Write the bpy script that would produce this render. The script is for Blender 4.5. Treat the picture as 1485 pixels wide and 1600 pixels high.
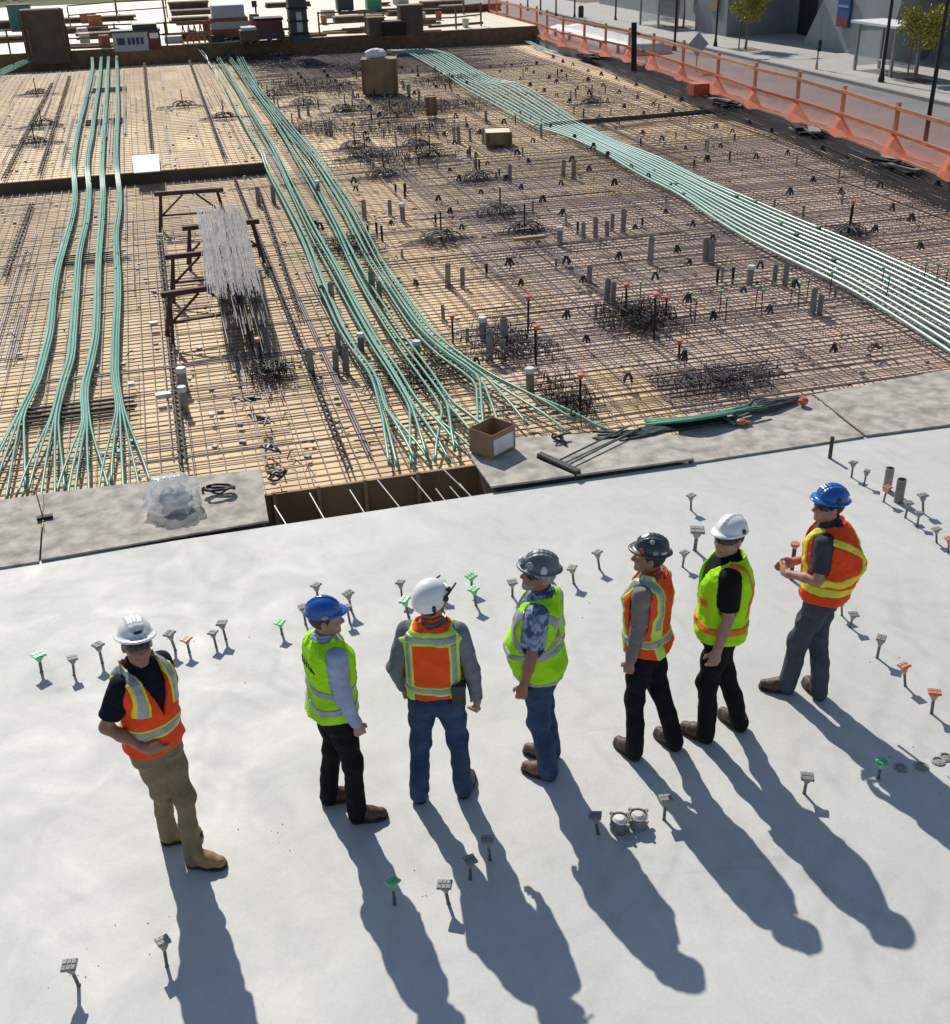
import bpy, math, random
import numpy as np
from mathutils import Vector, Matrix
random.seed(7); np.random.seed(7)
R = math.radians
scene = bpy.context.scene
for o in list(bpy.data.objects): bpy.data.objects.remove(o)
COL = scene.collection

# ------------------------------------------------------------------ camera
# world: X runs along the slab edge (to the right), Y runs away along the rebar columns, z = 0 is the slab top
PW, PH, FPX = 1485.0, 1600.0, 1756.0
TH, ROLL, CAMH, GRID = 0.49542, -0.028116, 5.535, -0.25658
def _rot(v):
    c, s = math.cos(GRID), math.sin(GRID)
    return Vector((v[0]*c - v[1]*s, v[0]*s + v[1]*c, v[2]))
_r = Vector((1, 0, 0)); _u = Vector((0, math.sin(TH), math.cos(TH)))
CF = _rot((0, math.cos(TH), -math.sin(TH)))
CR = _rot(_r*math.cos(ROLL) + _u*math.sin(ROLL))
CU = _rot(-_r*math.sin(ROLL) + _u*math.cos(ROLL))
CP = Vector((0, 0, CAMH))
cam_data = bpy.data.cameras.new('camera'); cam = bpy.data.objects.new('camera', cam_data); COL.objects.link(cam)
cam_data.sensor_fit = 'HORIZONTAL'; cam_data.sensor_width = 36.0; cam_data.lens = 36.0*FPX/PW
cam_data.clip_start = 0.05; cam_data.clip_end = 5000
_m = Matrix.Identity(4)
for i in range(3):
    _m[i][0], _m[i][1], _m[i][2], _m[i][3] = CR[i], CU[i], -CF[i], CP[i]
cam.matrix_world = _m
scene.camera = cam
def at(px, py, z=0.0):
    """the point of the level z that the photograph shows at a pixel"""
    d = CR*(px - PW/2) - CU*(py - PH/2) + CF*FPX
    return CP + d*((z - CAMH)/d.z)
def yaw_of(deg): return R(deg) - GRID           # heading clockwise from the view direction -> from +Y

# ------------------------------------------------------------------ light
SUN_AZ, SUN_EL = R(-6.9), R(41.7)
world = bpy.data.worlds.new('World'); scene.world = world; world.use_nodes = True
wn = world.node_tree; wn.nodes.clear()
sky = wn.nodes.new('ShaderNodeTexSky'); sky.sky_type = 'NISHITA'; sky.sun_disc = False
sky.sun_elevation = SUN_EL; sky.sun_rotation = SUN_AZ
sky.altitude = 50; sky.air_density = 1.0; sky.dust_density = 0.6; sky.ozone_density = 1.2
bg = wn.nodes.new('ShaderNodeBackground'); bg.inputs['Strength'].default_value = 0.092
wo = wn.nodes.new('ShaderNodeOutputWorld')
wn.links.new(sky.outputs[0], bg.inputs[0]); wn.links.new(bg.outputs[0], wo.inputs[0])
sd = bpy.data.lights.new('sun', 'SUN'); sd.energy = 4.15; sd.angle = R(0.53); sd.color = (1.0, 0.94, 0.84)
sun = bpy.data.objects.new('sun', sd); COL.objects.link(sun)
sdir = Vector((math.sin(SUN_AZ)*math.cos(SUN_EL), math.cos(SUN_AZ)*math.cos(SUN_EL), math.sin(SUN_EL)))
sun.rotation_euler = sdir.to_track_quat('Z', 'Y').to_euler(); sun.location = (-10, 30, 40)
scene.view_settings.view_transform = 'Standard'; scene.view_settings.look = 'None'
scene.view_settings.exposure = 0.07; scene.view_settings.gamma = 1.0
scene.view_settings.use_curve_mapping = False
scene.render.engine = 'CYCLES'
scene.render.resolution_x = 950; scene.render.resolution_y = 1024

# ------------------------------------------------------------------ materials
MATS = {}
def pm(name, c1, c2=None, scale=6.0, rough=0.7, bump=0.0, bscale=40.0, rnd=0.0, metal=0.0, stretch=(1, 1, 1),
       spec=0.5, island=False, detail=4.0, dist=0.0, lo=0.35, hi=0.65, rvar=0.0, trans=0.0, coat=0.0, sheen=0.0, world_co=False, fold=0.0, fscale=14.0):
    m = bpy.data.materials.new(name); m.use_nodes = True; nt = m.node_tree; N = nt.nodes; L = nt.links
    b = N['Principled BSDF']
    b.inputs['Roughness'].default_value = rough; b.inputs['Metallic'].default_value = metal
    b.inputs['Specular IOR Level'].default_value = spec
    if trans: b.inputs['Transmission Weight'].default_value = trans
    if coat: b.inputs['Coat Weight'].default_value = coat; b.inputs['Coat Roughness'].default_value = 0.2
    if sheen: b.inputs['Sheen Weight'].default_value = sheen
    c2 = c2 or tuple(x*0.75 for x in c1)
    if world_co:
        tc = N.new('ShaderNodeNewGeometry'); co = tc.outputs['Position']
    else:
        tc = N.new('ShaderNodeTexCoord'); co = tc.outputs['Object']
    mp = N.new('ShaderNodeMapping'); mp.inputs['Scale'].default_value = stretch
    L.new(co, mp.inputs['Vector'])
    n1 = N.new('ShaderNodeTexNoise'); n1.inputs['Scale'].default_value = scale; n1.inputs['Detail'].default_value = detail
    n1.inputs['Distortion'].default_value = dist
    L.new(mp.outputs[0], n1.inputs['Vector'])
    rp = N.new('ShaderNodeValToRGB'); rp.color_ramp.elements[0].position = lo; rp.color_ramp.elements[1].position = hi
    rp.color_ramp.elements[0].color = (*c1, 1); rp.color_ramp.elements[1].color = (*c2, 1)
    L.new(n1.outputs['Fac'], rp.inputs[0])
    colout = rp.outputs[0]
    if rnd:
        hs = N.new('ShaderNodeHueSaturation')
        if island:
            g = N.new('ShaderNodeNewGeometry'); src = g.outputs['Random Per Island']
        else:
            g = N.new('ShaderNodeObjectInfo'); src = g.outputs['Random']
        mr = N.new('ShaderNodeMapRange'); mr.inputs['To Min'].default_value = 1 - rnd; mr.inputs['To Max'].default_value = 1 + rnd
        L.new(src, mr.inputs['Value']); L.new(mr.outputs[0], hs.inputs['Value']); L.new(colout, hs.inputs['Color'])
        colout = hs.outputs[0]
    L.new(colout, b.inputs['Base Color'])
    if rvar:
        mr2 = N.new('ShaderNodeMapRange'); mr2.inputs['To Min'].default_value = rough - rvar; mr2.inputs['To Max'].default_value = rough + rvar
        L.new(n1.outputs['Fac'], mr2.inputs['Value']); L.new(mr2.outputs[0], b.inputs['Roughness'])
    if bump:
        n2 = N.new('ShaderNodeTexNoise'); n2.inputs['Scale'].default_value = bscale; n2.inputs['Detail'].default_value = 5
        L.new(mp.outputs[0], n2.inputs['Vector'])
        bp = N.new('ShaderNodeBump'); bp.inputs['Strength'].default_value = bump; bp.inputs['Distance'].default_value = 0.02
        L.new(n2.outputs['Fac'], bp.inputs['Height']); L.new(bp.outputs[0], b.inputs['Normal'])
    if fold:                       # soft creases in cloth
        n3 = N.new('ShaderNodeTexNoise'); n3.inputs['Scale'].default_value = fscale; n3.inputs['Detail'].default_value = 2.5; n3.inputs['Distortion'].default_value = 1.3
        try: n3.noise_type = 'RIDGED_MULTIFRACTAL'
        except Exception: pass
        L.new(mp.outputs[0], n3.inputs['Vector'])
        bq = N.new('ShaderNodeBump'); bq.inputs['Strength'].default_value = fold; bq.inputs['Distance'].default_value = 0.03
        L.new(n3.outputs['Fac'], bq.inputs['Height'])
        if bump: L.new(bp.outputs[0], bq.inputs['Normal'])
        L.new(bq.outputs[0], b.inputs['Normal'])
    MATS[name] = m
    return m

def concrete_mat():
    m = bpy.data.materials.new('trowelled_concrete'); m.use_nodes = True; nt = m.node_tree; N = nt.nodes; L = nt.links
    b = N['Principled BSDF']
    tc = N.new('ShaderNodeNewGeometry'); co = tc.outputs['Position']
    def noise(s, d=4, dist=0.0, rough=0.55):
        n = N.new('ShaderNodeTexNoise'); n.inputs['Scale'].default_value = s; n.inputs['Detail'].default_value = d
        n.inputs['Distortion'].default_value = dist; n.inputs['Roughness'].default_value = rough
        L.new(co, n.inputs['Vector']); return n.outputs['Fac']
    def ramp(v, p0, p1, a, c):
        r = N.new('ShaderNodeValToRGB'); e = r.color_ramp.elements
        e[0].position, e[1].position = p0, p1; e[0].color = (*a, 1); e[1].color = (*c, 1); L.new(v, r.inputs[0]); return r.outputs[0]
    def mix(mode, f, a, c):
        x = N.new('ShaderNodeMix'); x.data_type = 'RGBA'; x.blend_type = mode
        if isinstance(f, float): x.inputs[0].default_value = f
        else: L.new(f, x.inputs[0])
        L.new(a, x.inputs[6]); L.new(c, x.inputs[7]); return x.outputs[2]
    base = ramp(noise(0.55, 5, 0.6), 0.3, 0.7, (0.55, 0.55, 0.522), (0.635, 0.632, 0.60))
    blot = ramp(noise(2.3, 6, 2.2, 0.6), 0.3, 0.72, (0.80, 0.80, 0.81), (1.08, 1.075, 1.06))
    c = mix('MULTIPLY', 0.38, base, blot)
    fine = ramp(noise(38, 3), 0.35, 0.7, (0.93, 0.93, 0.93), (1.03, 1.03, 1.03))
    c = mix('MULTIPLY', 0.8, c, fine)
    # arcs left by the power trowel
    for (ox, oy, sc, amt) in ((-2.6, 5.0, 1.15, 0.16), (1.4, 9.4, 0.9, 0.15), (0.6, 2.4, 1.0, 0.13), (5.5, 5.5, 0.8, 0.10), (-1.2, 8.2, 1.0, .15)):
        mp = N.new('ShaderNodeMapping'); mp.inputs['Location'].default_value = (-ox, -oy, 0); L.new(co, mp.inputs['Vector'])
        w = N.new('ShaderNodeTexWave'); w.wave_type = 'RINGS'; w.rings_direction = 'Z'; w.inputs['Scale'].default_value = sc
        w.inputs['Distortion'].default_value = 2.2; w.inputs['Detail'].default_value = 3; w.inputs['Detail Scale'].default_value = 0.8
        L.new(mp.outputs[0], w.inputs['Vector'])
        msk = ramp(noise(0.7 + sc*0.3, 2), 0.5, 0.68, (0, 0, 0), (1, 1, 1))
        ml = N.new('ShaderNodeMath'); ml.operation = 'MULTIPLY'; ml.inputs[1].default_value = amt*1.9; L.new(msk, ml.inputs[0])
        arc = ramp(w.outputs['Fac'], 0.0, 0.30, (0.74, 0.74, 0.75), (1, 1, 1))
        c = mix('MULTIPLY', ml.outputs[0], c, arc)
    # small dark spots of grout and dirt
    sp = ramp(noise(9, 2, 0.3), 0.70, 0.76, (0, 0, 0), (1, 1, 1))
    sm = N.new('ShaderNodeMath'); sm.operation = 'MULTIPLY'; sm.inputs[1].default_value = 0.22; L.new(sp, sm.inputs[0])
    dk = N.new('ShaderNodeRGB'); dk.outputs[0].default_value = (0.34, 0.33, 0.315, 1)
    c = mix('MIX', sm.outputs[0], c, dk.outputs[0])
    # hairline cracks and dragged trowel seams
    vm = N.new('ShaderNodeMapping'); vm.inputs['Scale'].default_value = (0.32, 0.85, 1); L.new(co, vm.inputs['Vector'])
    wp = N.new('ShaderNodeTexNoise'); wp.inputs['Scale'].default_value = 1.6; wp.inputs['Detail'].default_value = 6; L.new(co, wp.inputs['Vector'])
    va = N.new('ShaderNodeMix'); va.data_type = 'RGBA'; va.blend_type = 'ADD'; va.inputs[0].default_value = 0.16; L.new(vm.outputs[0], va.inputs[6]); L.new(wp.outputs['Color'], va.inputs[7])
    vo = N.new('ShaderNodeTexVoronoi'); vo.feature = 'DISTANCE_TO_EDGE'; vo.inputs['Scale'].default_value = 0.9; L.new(va.outputs[2], vo.inputs['Vector'])
    ck = ramp(vo.outputs['Distance'], 0.0, 0.012, (1, 1, 1), (0, 0, 0))
    cm = N.new('ShaderNodeMath'); cm.operation = 'MULTIPLY'; L.new(ck, cm.inputs[0]); L.new(ramp(noise(0.5, 3), 0.45, 0.65, (0, 0, 0), (1, 1, 1)), cm.inputs[1])
    cs = N.new('ShaderNodeMath'); cs.operation = 'MULTIPLY'; cs.inputs[1].default_value = 0.20; L.new(cm.outputs[0], cs.inputs[0])
    c = mix('MIX', cs.outputs[0], c, dk.outputs[0])
    L.new(c, b.inputs['Base Color'])
    r = N.new('ShaderNodeMapRange'); r.inputs['To Min'].default_value = 0.52; r.inputs['To Max'].default_value = 0.74
    r.inputs['From Min'].default_value = 0.3; r.inputs['From Max'].default_value = 0.7
    L.new(noise(1.3, 5, 1.4), r.inputs['Value']); L.new(r.outputs[0], b.inputs['Roughness'])
    b.inputs['Specular IOR Level'].default_value = 0.4
    bp = N.new('ShaderNodeBump'); bp.inputs['Strength'].default_value = 0.07; bp.inputs['Distance'].default_value = 0.008
    ad = N.new('ShaderNodeMath'); ad.operation = 'ADD'; sc_ = N.new('ShaderNodeMath'); sc_.operation = 'MULTIPLY'; sc_.inputs[1].default_value = 0.3; L.new(noise(1.8, 4, 1.5), sc_.inputs[0]); L.new(sc_.outputs[0], ad.inputs[0]); L.new(noise(24, 3), ad.inputs[1])
    L.new(ad.outputs[0], bp.inputs['Height']); L.new(bp.outputs[0], b.inputs['Normal'])
    MATS['concrete'] = m
concrete_mat()
pm('dusty_ply', (0.54, 0.50, 0.43), (0.25, 0.235, 0.21), 5.5, 0.85, 0.5, 55, rnd=0.06, detail=12, dist=0.15, lo=0.36, hi=0.70)
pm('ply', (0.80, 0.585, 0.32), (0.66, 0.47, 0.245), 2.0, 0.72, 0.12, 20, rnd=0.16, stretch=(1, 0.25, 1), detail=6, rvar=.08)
pm('ply_dusty', (0.73, 0.55, 0.41), (0.60, 0.44, 0.345), 1.3, 0.75, 0.12, 20, rnd=0.12, detail=6)
pm('ply_stuff', (0.80, 0.62, 0.40), (0.68, 0.51, 0.33), 2.0, 0.72, 0, 20, rnd=0.16, island=True, stretch=(1, 0.25, 1), detail=6)
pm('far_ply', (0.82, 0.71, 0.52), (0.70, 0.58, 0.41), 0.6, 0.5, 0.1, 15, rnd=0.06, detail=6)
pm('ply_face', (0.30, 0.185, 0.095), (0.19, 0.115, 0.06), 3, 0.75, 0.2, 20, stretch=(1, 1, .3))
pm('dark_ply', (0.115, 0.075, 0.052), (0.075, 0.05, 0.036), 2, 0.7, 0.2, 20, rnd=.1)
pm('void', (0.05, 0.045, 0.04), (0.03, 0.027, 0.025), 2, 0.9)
pm('rebar', (0.20, 0.14, 0.125), (0.11, 0.08, 0.08), 3, 0.6, 0, rnd=0.25, metal=0.1)
pm('rebar_stuff', (0.22, 0.165, 0.175), (0.12, 0.092, 0.105), 3, 0.6, 0, rnd=0.3, island=True, metal=0.1)
pm('rebar_black', (0.026, 0.024, 0.027), (0.014, 0.013, 0.016), 6, 0.65, 0, rnd=0.2, spec=.25)
pm('rebar_grey', (0.17, 0.17, 0.185), (0.085, 0.085, 0.095), 6, 0.6, 0, rnd=0.35, island=True, metal=0.1, spec=.3)
pm('rebar_dark', (0.06, 0.05, 0.05), (0.028, 0.025, 0.027), 8, 0.6, 0, rnd=0.4, island=True)
pm('conduit', (0.13, 0.385, 0.285), (0.20, 0.46, 0.36), 1.2, 0.33, 0, rnd=0.13, spec=.4, detail=3)
pm('conduit_grey', (0.22, 0.45, 0.365), (0.32, 0.53, 0.455), 1.2, 0.33, 0, rnd=0.14, spec=1.0, detail=3)
pm('rebar_mauve', (0.13, 0.105, 0.12), (0.07, 0.058, 0.07), 8, 0.6, 0, rnd=0.4, island=True)
pm('chair_black', (0.02, 0.02, 0.024), (0.035, 0.033, 0.036), 10, 0.5)
pm('sleeve', (0.26, 0.255, 0.24), (0.18, 0.175, 0.165), 10, 0.5, 0.2, 40, rnd=0.18)
pm('sleeve_white', (0.72, 0.72, 0.70), (0.55, 0.55, 0.53), 10, 0.5, 0, rnd=.1)
pm('dark_green', (0.02, 0.06, 0.05), (0.03, 0.09, 0.07), 10, 0.5)
pm('insert_grey', (0.36, 0.35, 0.32), (0.22, 0.215, 0.20), 30, 0.6, 0.3, 60, rnd=0.15)
pm('insert_green', (0.10, 0.52, 0.22), (0.16, 0.62, 0.30), 30, 0.45, 0.1, 60, rnd=.1)
pm('insert_orange', (0.52, 0.16, 0.09), (0.60, 0.24, 0.15), 30, 0.45, 0.1, 60, rnd=.1)
pm('stem', (0.10, 0.10, 0.095), (0.17, 0.165, 0.15), 30, 0.5, metal=.5)
pm('yellow_plastic', (0.62, 0.52, 0.08), None, 10, 0.5)
pm('red_cap', (0.55, 0.09, 0.05), (0.65, 0.16, 0.09), 10, 0.5)
pm('rust', (0.11, 0.045, 0.035), (0.065, 0.03, 0.027), 9, 0.75, 0.2, 40)
pm('lumber', (0.42, 0.29, 0.16), (0.30, 0.20, 0.11), 4, 0.75, 0.2, 20, rnd=0.2, stretch=(.3, 1, 1))
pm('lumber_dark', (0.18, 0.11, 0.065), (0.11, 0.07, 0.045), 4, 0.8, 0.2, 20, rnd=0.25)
pm('cardboard', (0.36, 0.225, 0.12), (0.29, 0.18, 0.095), 5, 0.85, 0.1, 30)
pm('paper', (0.78, 0.78, 0.78), (0.70, 0.70, 0.71), 8, 0.7)
pm('black_plastic', (0.022, 0.022, 0.026), (0.04, 0.04, 0.045), 12, 0.42)
pm('fence_orange', (0.66, 0.15, 0.055), (0.52, 0.11, 0.045), 5, 0.7, rnd=.1)
pm('fence_lumber', (0.66, 0.29, 0.14), (0.54, 0.22, 0.10), 5, 0.75, rnd=.15)
pm('asphalt', (0.165, 0.165, 0.17), (0.205, 0.20, 0.20), 0.5, 0.75, 0.2, 60, detail=8)
pm('pavement', (0.36, 0.35, 0.33), (0.42, 0.41, 0.39), 0.8, 0.8, 0.1, 30, detail=8, rnd=.05)
pm('kerb', (0.27, 0.26, 0.25), (0.33, 0.32, 0.30), 3, 0.8)
pm('earth', (0.14, 0.115, 0.085), (0.19, 0.16, 0.12), 0.4, 0.95, 0.3, 6, detail=8)
pm('lawn', (0.06, 0.09, 0.025), (0.10, 0.12, 0.04), 0.8, 0.95, 0.5, 30, detail=8)
pm('stone', (0.25, 0.265, 0.275), (0.20, 0.215, 0.225), 0.8, 0.75, 0.1, 14, detail=6)
pm('stone_pale', (0.36, 0.38, 0.385), (0.30, 0.315, 0.32), 0.8, 0.75, 0.1, 14, detail=6)
pm('glass_dark', (0.012, 0.014, 0.018), (0.02, 0.022, 0.028), 1, 0.08, spec=.6)
pm('frame_dark', (0.03, 0.03, 0.033), None, 5, 0.5)
pm('pole_black', (0.014, 0.014, 0.016), None, 5, 0.4, spec=.5)
pm('steel', (0.42, 0.42, 0.43), (0.34, 0.34, 0.35), 5, 0.35, metal=.7)
pm('white_paint', (0.80, 0.80, 0.79), (0.74, 0.74, 0.73), 4, 0.5)
pm('sign_blue', (0.025, 0.085, 0.24), (0.025, 0.08, 0.21), 4, 0.4)
pm('sign_light', (0.25, 0.45, 0.75), None, 4, 0.4)
pm('sign_red', (0.24, 0.03, 0.035), None, 4, 0.4)
pm('maroon', (0.16, 0.03, 0.03), (0.10, 0.02, 0.022), 4, 0.6)
pm('letter_blue', (0.03, 0.05, 0.09), None, 4, 0.5)
pm('grey_panel', (0.42, 0.44, 0.47), (0.36, 0.38, 0.41), 4, 0.5)
pm('teal', (0.02, 0.13, 0.13), (0.03, 0.17, 0.16), 4, 0.5)
pm('net_green', (0.05, 0.32, 0.17), (0.07, 0.38, 0.2), 4, 0.6)
pm('steel_blue', (0.03, 0.045, 0.06), (0.045, 0.06, 0.075), 4, 0.45, metal=.3)
pm('pallet_orange', (0.38, 0.13, 0.06), (0.28, 0.09, 0.045), 4, 0.75, rnd=.2)
pm('wrap', (0.42, 0.36, 0.34), (0.5, 0.44, 0.42), 4, 0.5)
pm('bark', (0.26, 0.21, 0.16), (0.18, 0.14, 0.10), 8, 0.9, 0.4, 20)
pm('leaf_yellow', (0.46, 0.38, 0.05), (0.28, 0.27, 0.04), 3, 0.6, rnd=0.35, island=True)
pm('leaf_dark', (0.035, 0.06, 0.02), (0.05, 0.08, 0.025), 3, 0.6, rnd=0.35, island=True)
pm('bollard', (0.05, 0.05, 0.055), None, 4, 0.5)
def trans_mat(name, col, tr, rough=0.6, grid=None):
    m = bpy.data.materials.new(name); m.use_nodes = True; nt = m.node_tree; N = nt.nodes; L = nt.links
    b = N['Principled BSDF']; b.inputs['Base Color'].default_value = (*col, 1); b.inputs['Roughness'].default_value = rough
    o = N['Material Output']; t = N.new('ShaderNodeBsdfTransparent'); x = N.new('ShaderNodeMixShader')
    tl = N.new('ShaderNodeBsdfTranslucent'); tl.inputs[0].default_value = (*col, 1)
    y = N.new('ShaderNodeMixShader'); y.inputs[0].default_value = 0.45
    L.new(b.outputs[0], y.inputs[1]); L.new(tl.outputs[0], y.inputs[2])
    n = N.new('ShaderNodeTexNoise'); n.inputs['Scale'].default_value = 1.7; n.inputs['Detail'].default_value = 5
    g = N.new('ShaderNodeNewGeometry'); L.new(g.outputs['Position'], n.inputs['Vector'])
    r = N.new('ShaderNodeMapRange'); r.inputs['To Min'].default_value = tr - 0.15; r.inputs['To Max'].default_value = tr + 0.15
    L.new(n.outputs['Fac'], r.inputs['Value']); L.new(r.outputs[0], x.inputs[0])
    L.new(y.outputs[0], x.inputs[1]); L.new(t.outputs[0], x.inputs[2]); L.new(x.outputs[0], o.inputs['Surface'])
    MATS[name] = m
trans_mat('net_orange', (0.88, 0.20, 0.07), 0.42)
trans_mat('net_thin', (0.88, 0.20, 0.07), 0.76)
trans_mat('clear_plastic', (0.78, 0.79, 0.83), 0.55, 0.06)
trans_mat('shelter_glass', (0.30, 0.36, 0.38), 0.55, 0.1)

# ------------------------------------------------------------------ mesh helpers
ORIGIN = {}
def link_mesh(name, me, mat, parent=None, smooth=False):
    if isinstance(mat, str): mat = MATS[mat]
    if len(me.materials) == 0: me.materials.append(mat)
    if smooth: me.polygons.foreach_set('use_smooth', [True]*len(me.polygons))
    o = bpy.data.objects.new(name, me); COL.objects.link(o)
    if parent is not None: o.parent = parent
    return o
def np_mesh(name, V, Q):
    V = np.asarray(V, np.float32); Q = np.asarray(Q, np.int32); k = Q.shape[1]
    me = bpy.data.meshes.new(name)
    me.vertices.add(len(V)); me.vertices.foreach_set('co', V.ravel())
    me.loops.add(Q.size); me.loops.foreach_set('vertex_index', Q.ravel())
    me.polygons.add(len(Q)); me.polygons.foreach_set('loop_start', np.arange(0, Q.size, k, dtype=np.int32))
    try: me.polygons.foreach_set('loop_total', np.full(len(Q), k, np.int32))
    except Exception: pass
    me.update(calc_edges=True); me.validate()
    return me
class MB:
    def __init__(s): s.v = []; s.f = []
    def add(s, vs, fs):
        n = len(s.v); s.v += [tuple(p) for p in vs]; s.f += [tuple(i + n for i in f) for f in fs]
    def hexa(s, p):      # 8 points: bottom 4 ccw, top 4 ccw
        s.add(p, [(0, 3, 2, 1), (4, 5, 6, 7), (0, 1, 5, 4), (1, 2, 6, 5), (2, 3, 7, 6), (3, 0, 4, 7)])
    def box(s, x0, x1, y0, y1, z0, z1):
        s.hexa([(x0, y0, z0), (x1, y0, z0), (x1, y1, z0), (x0, y1, z0), (x0, y0, z1), (x1, y0, z1), (x1, y1, z1), (x0, y1, z1)])
    def obox(s, c, size, rz=0.0, rx=0.0, ry=0.0):
        M = Matrix.Rotation(rz, 3, 'Z') @ Matrix.Rotation(ry, 3, 'Y') @ Matrix.Rotation(rx, 3, 'X')
        a, b, d = size[0]/2, size[1]/2, size[2]/2; c = Vector(c)
        pts = [(-a, -b, -d), (a, -b, -d), (a, b, -d), (-a, b, -d), (-a, -b, d), (a, -b, d), (a, b, d), (-a, b, d)]
        s.hexa([c + M @ Vector(p) for p in pts])
    def beam(s, a, b, w, h, up=(0, 0, 1)):
        a = Vector(a); b = Vector(b); d = (b - a).normalized(); u = Vector(up)
        if abs(d.dot(u)) > 0.98: u = Vector((1, 0, 0))
        r = d.cross(u).normalized(); u = r.cross(d)
        r = r*w/2; u = u*h/2
        s.hexa([a - r - u, b - r - u, b + r - u, a + r - u, a - r + u, b - r + u, b + r + u, a + r + u])
    def tube(s, pts, r, n=6, caps=True, r2=None):
        pts = [Vector(p) for p in pts]; k = len(pts); base = len(s.v); u = None
        for i, p in enumerate(pts):
            d = (pts[min(i + 1, k - 1)] - pts[max(i - 1, 0)])
            d = d.normalized() if d.length > 1e-9 else Vector((0, 0, 1))
            if u is None:
                u = Vector((0, 0, 1)) if abs(d.z) < 0.9 else Vector((1, 0, 0))
            u = (u - d*u.dot(d))
            u = u.normalized() if u.length > 1e-6 else d.orthogonal().normalized()
            w = d.cross(u)
            rr = r if r2 is None else r + (r2 - r)*i/max(k - 1, 1)
            for j in range(n):
                t = 2*math.pi*(j + .5)/n
                s.v.append(tuple(p + (u*math.cos(t) + w*math.sin(t))*rr))
        for i in range(k - 1):
            for j in range(n):
                a = base + i*n + j; b = base + i*n + (j + 1) % n
                s.f.append((a, b, b + n, a + n))
        if caps:
            s.f.append(tuple(base + j for j in reversed(range(n)))); s.f.append(tuple(base + (k - 1)*n + j for j in range(n)))
    def lathe(s, c, prof, n=12, rz=0.0, capb=True, capt=True):
        c = Vector(c); base = len(s.v); k = len(prof)
        for (r, z) in prof:
            for j in range(n):
                t = 2*math.pi*j/n + rz; s.v.append((c.x + r*math.cos(t), c.y + r*math.sin(t), c.z + z))
        for i in range(k - 1):
            for j in range(n):
                a = base + i*n + j; b = base + i*n + (j + 1) % n; s.f.append((a, b, b + n, a + n))
        if capb: s.f.append(tuple(base + j for j in reversed(range(n))))
        if capt: s.f.append(tuple(base + (k - 1)*n + j for j in range(n)))
    def prism(s, poly, z0, z1):
        n = len(poly); s.add([(x, y, z0) for x, y in poly] + [(x, y, z1) for x, y in poly],
              [tuple(reversed(range(n))), tuple(range(n, 2*n))] + [(i, (i + 1) % n, n + (i + 1) % n, n + i) for i in range(n)])
    def build(s, name, mat, parent=None, smooth=False):
        off = Vector(ORIGIN.get(parent.name, (0, 0, 0))) if parent is not None else Vector((0, 0, 0))
        me = bpy.data.meshes.new(name)
        me.from_pydata([(x - off.x, y - off.y, z - off.z) for x, y, z in s.v], [], s.f); me.update()
        o = link_mesh(name, me, mat, parent, smooth)
        if parent is not None and parent.name in ORIGIN: ORIGIN[o.name] = ORIGIN[parent.name]
        return o
def tag(o, label=None, cat=None, group=None, kind=None):
    if label: o['label'] = label
    if cat: o['category'] = cat
    if group: o['group'] = group
    if kind: o['kind'] = kind
    return o
def thing(name, label, cat, loc=(0, 0, 0), rz=0.0, group=None):
    o = bpy.data.objects.new(name, None); o.empty_display_size = 0.1; COL.objects.link(o)
    o.location = loc; o.rotation_euler = (0, 0, rz); ORIGIN[o.name] = tuple(loc)
    tag(o, label, cat, group); return o
def struct(name, mb, mat, smooth=False): return tag(mb.build(name, mat, None, smooth), kind='structure')
def local_thing(name, label, cat, group=None):       # built at the origin, moved afterwards
    return thing(name, label, cat, (0, 0, 0), 0, group)
def copy_tree(o, parent=None):
    c = o.copy(); COL.objects.link(c); c.parent = parent
    for ch in list(o.children): copy_tree(ch, c)
    return c
ORD = ['first', 'second', 'third', 'fourth', 'fifth', 'sixth', 'seventh', 'eighth', 'ninth', 'tenth', 'eleventh', 'twelfth', 'thirteenth',
       'fourteenth', 'fifteenth', 'sixteenth', 'seventeenth', 'eighteenth', 'nineteenth', 'twentieth']
def smooth_path(pts, n=4):
    """Catmull-Rom through the points"""
    P = [Vector(p) for p in pts]; P = [P[0]*2 - P[1]] + P + [P[-1]*2 - P[-2]]; out = []
    for i in range(1, len(P) - 2):
        for j in range(n):
            t = j/n; a, b, c, d = P[i-1], P[i], P[i+1], P[i+2]
            out.append(0.5*((2*b) + (c - a)*t + (2*a - 5*b + 4*c - d)*t*t + (3*b - a - 3*c + d)*t**3))
    out.append(P[-2]); return out
# ================================================================== the setting
ZD, ZR = -0.25, -0.205            # plywood deck, lower rebar layer
SZ = -1.9                        # street level
STEP_T, STEP_X, STEP_H = 29.0, 2.5, 0.30
FAR_T, FAR_Z = 54.2, 0.50
m = MB(); m.add([(-900, -400, -3.0), (900, -400, -3.0), (900, 1800, -3.0), (-900, 1800, -3.0)], [(0, 1, 2, 3)]); struct('ground', m, 'earth')
# poured slab on which the people stand: a fine top sheet with slight unevenness
m = MB(); m.box(-16, 24, -9, 10.26, -0.30, -0.0); struct('concrete_slab', m, 'concrete')
m = MB(); m.box(19.9, 30.05, 6, 220, -3.0, SZ); struct('road', m, 'asphalt')
m = MB(); m.box(30.3, 35.1, -10, 220, -3.0, SZ + .13); struct('pavement', m, 'pavement')
m = MB(); m.box(30.05, 30.3, -10, 220, -3.0, SZ + .145); struct('kerb', m, 'kerb')
m = MB(); m.box(-60, 17.5, 84.5, 150, -3.0, -0.2); struct('lawn', m, 'lawn')
m = MB(); m.box(15, 18.9, 78, 160, -3.0, -0.34); struct('side_path', m, 'kerb')

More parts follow.
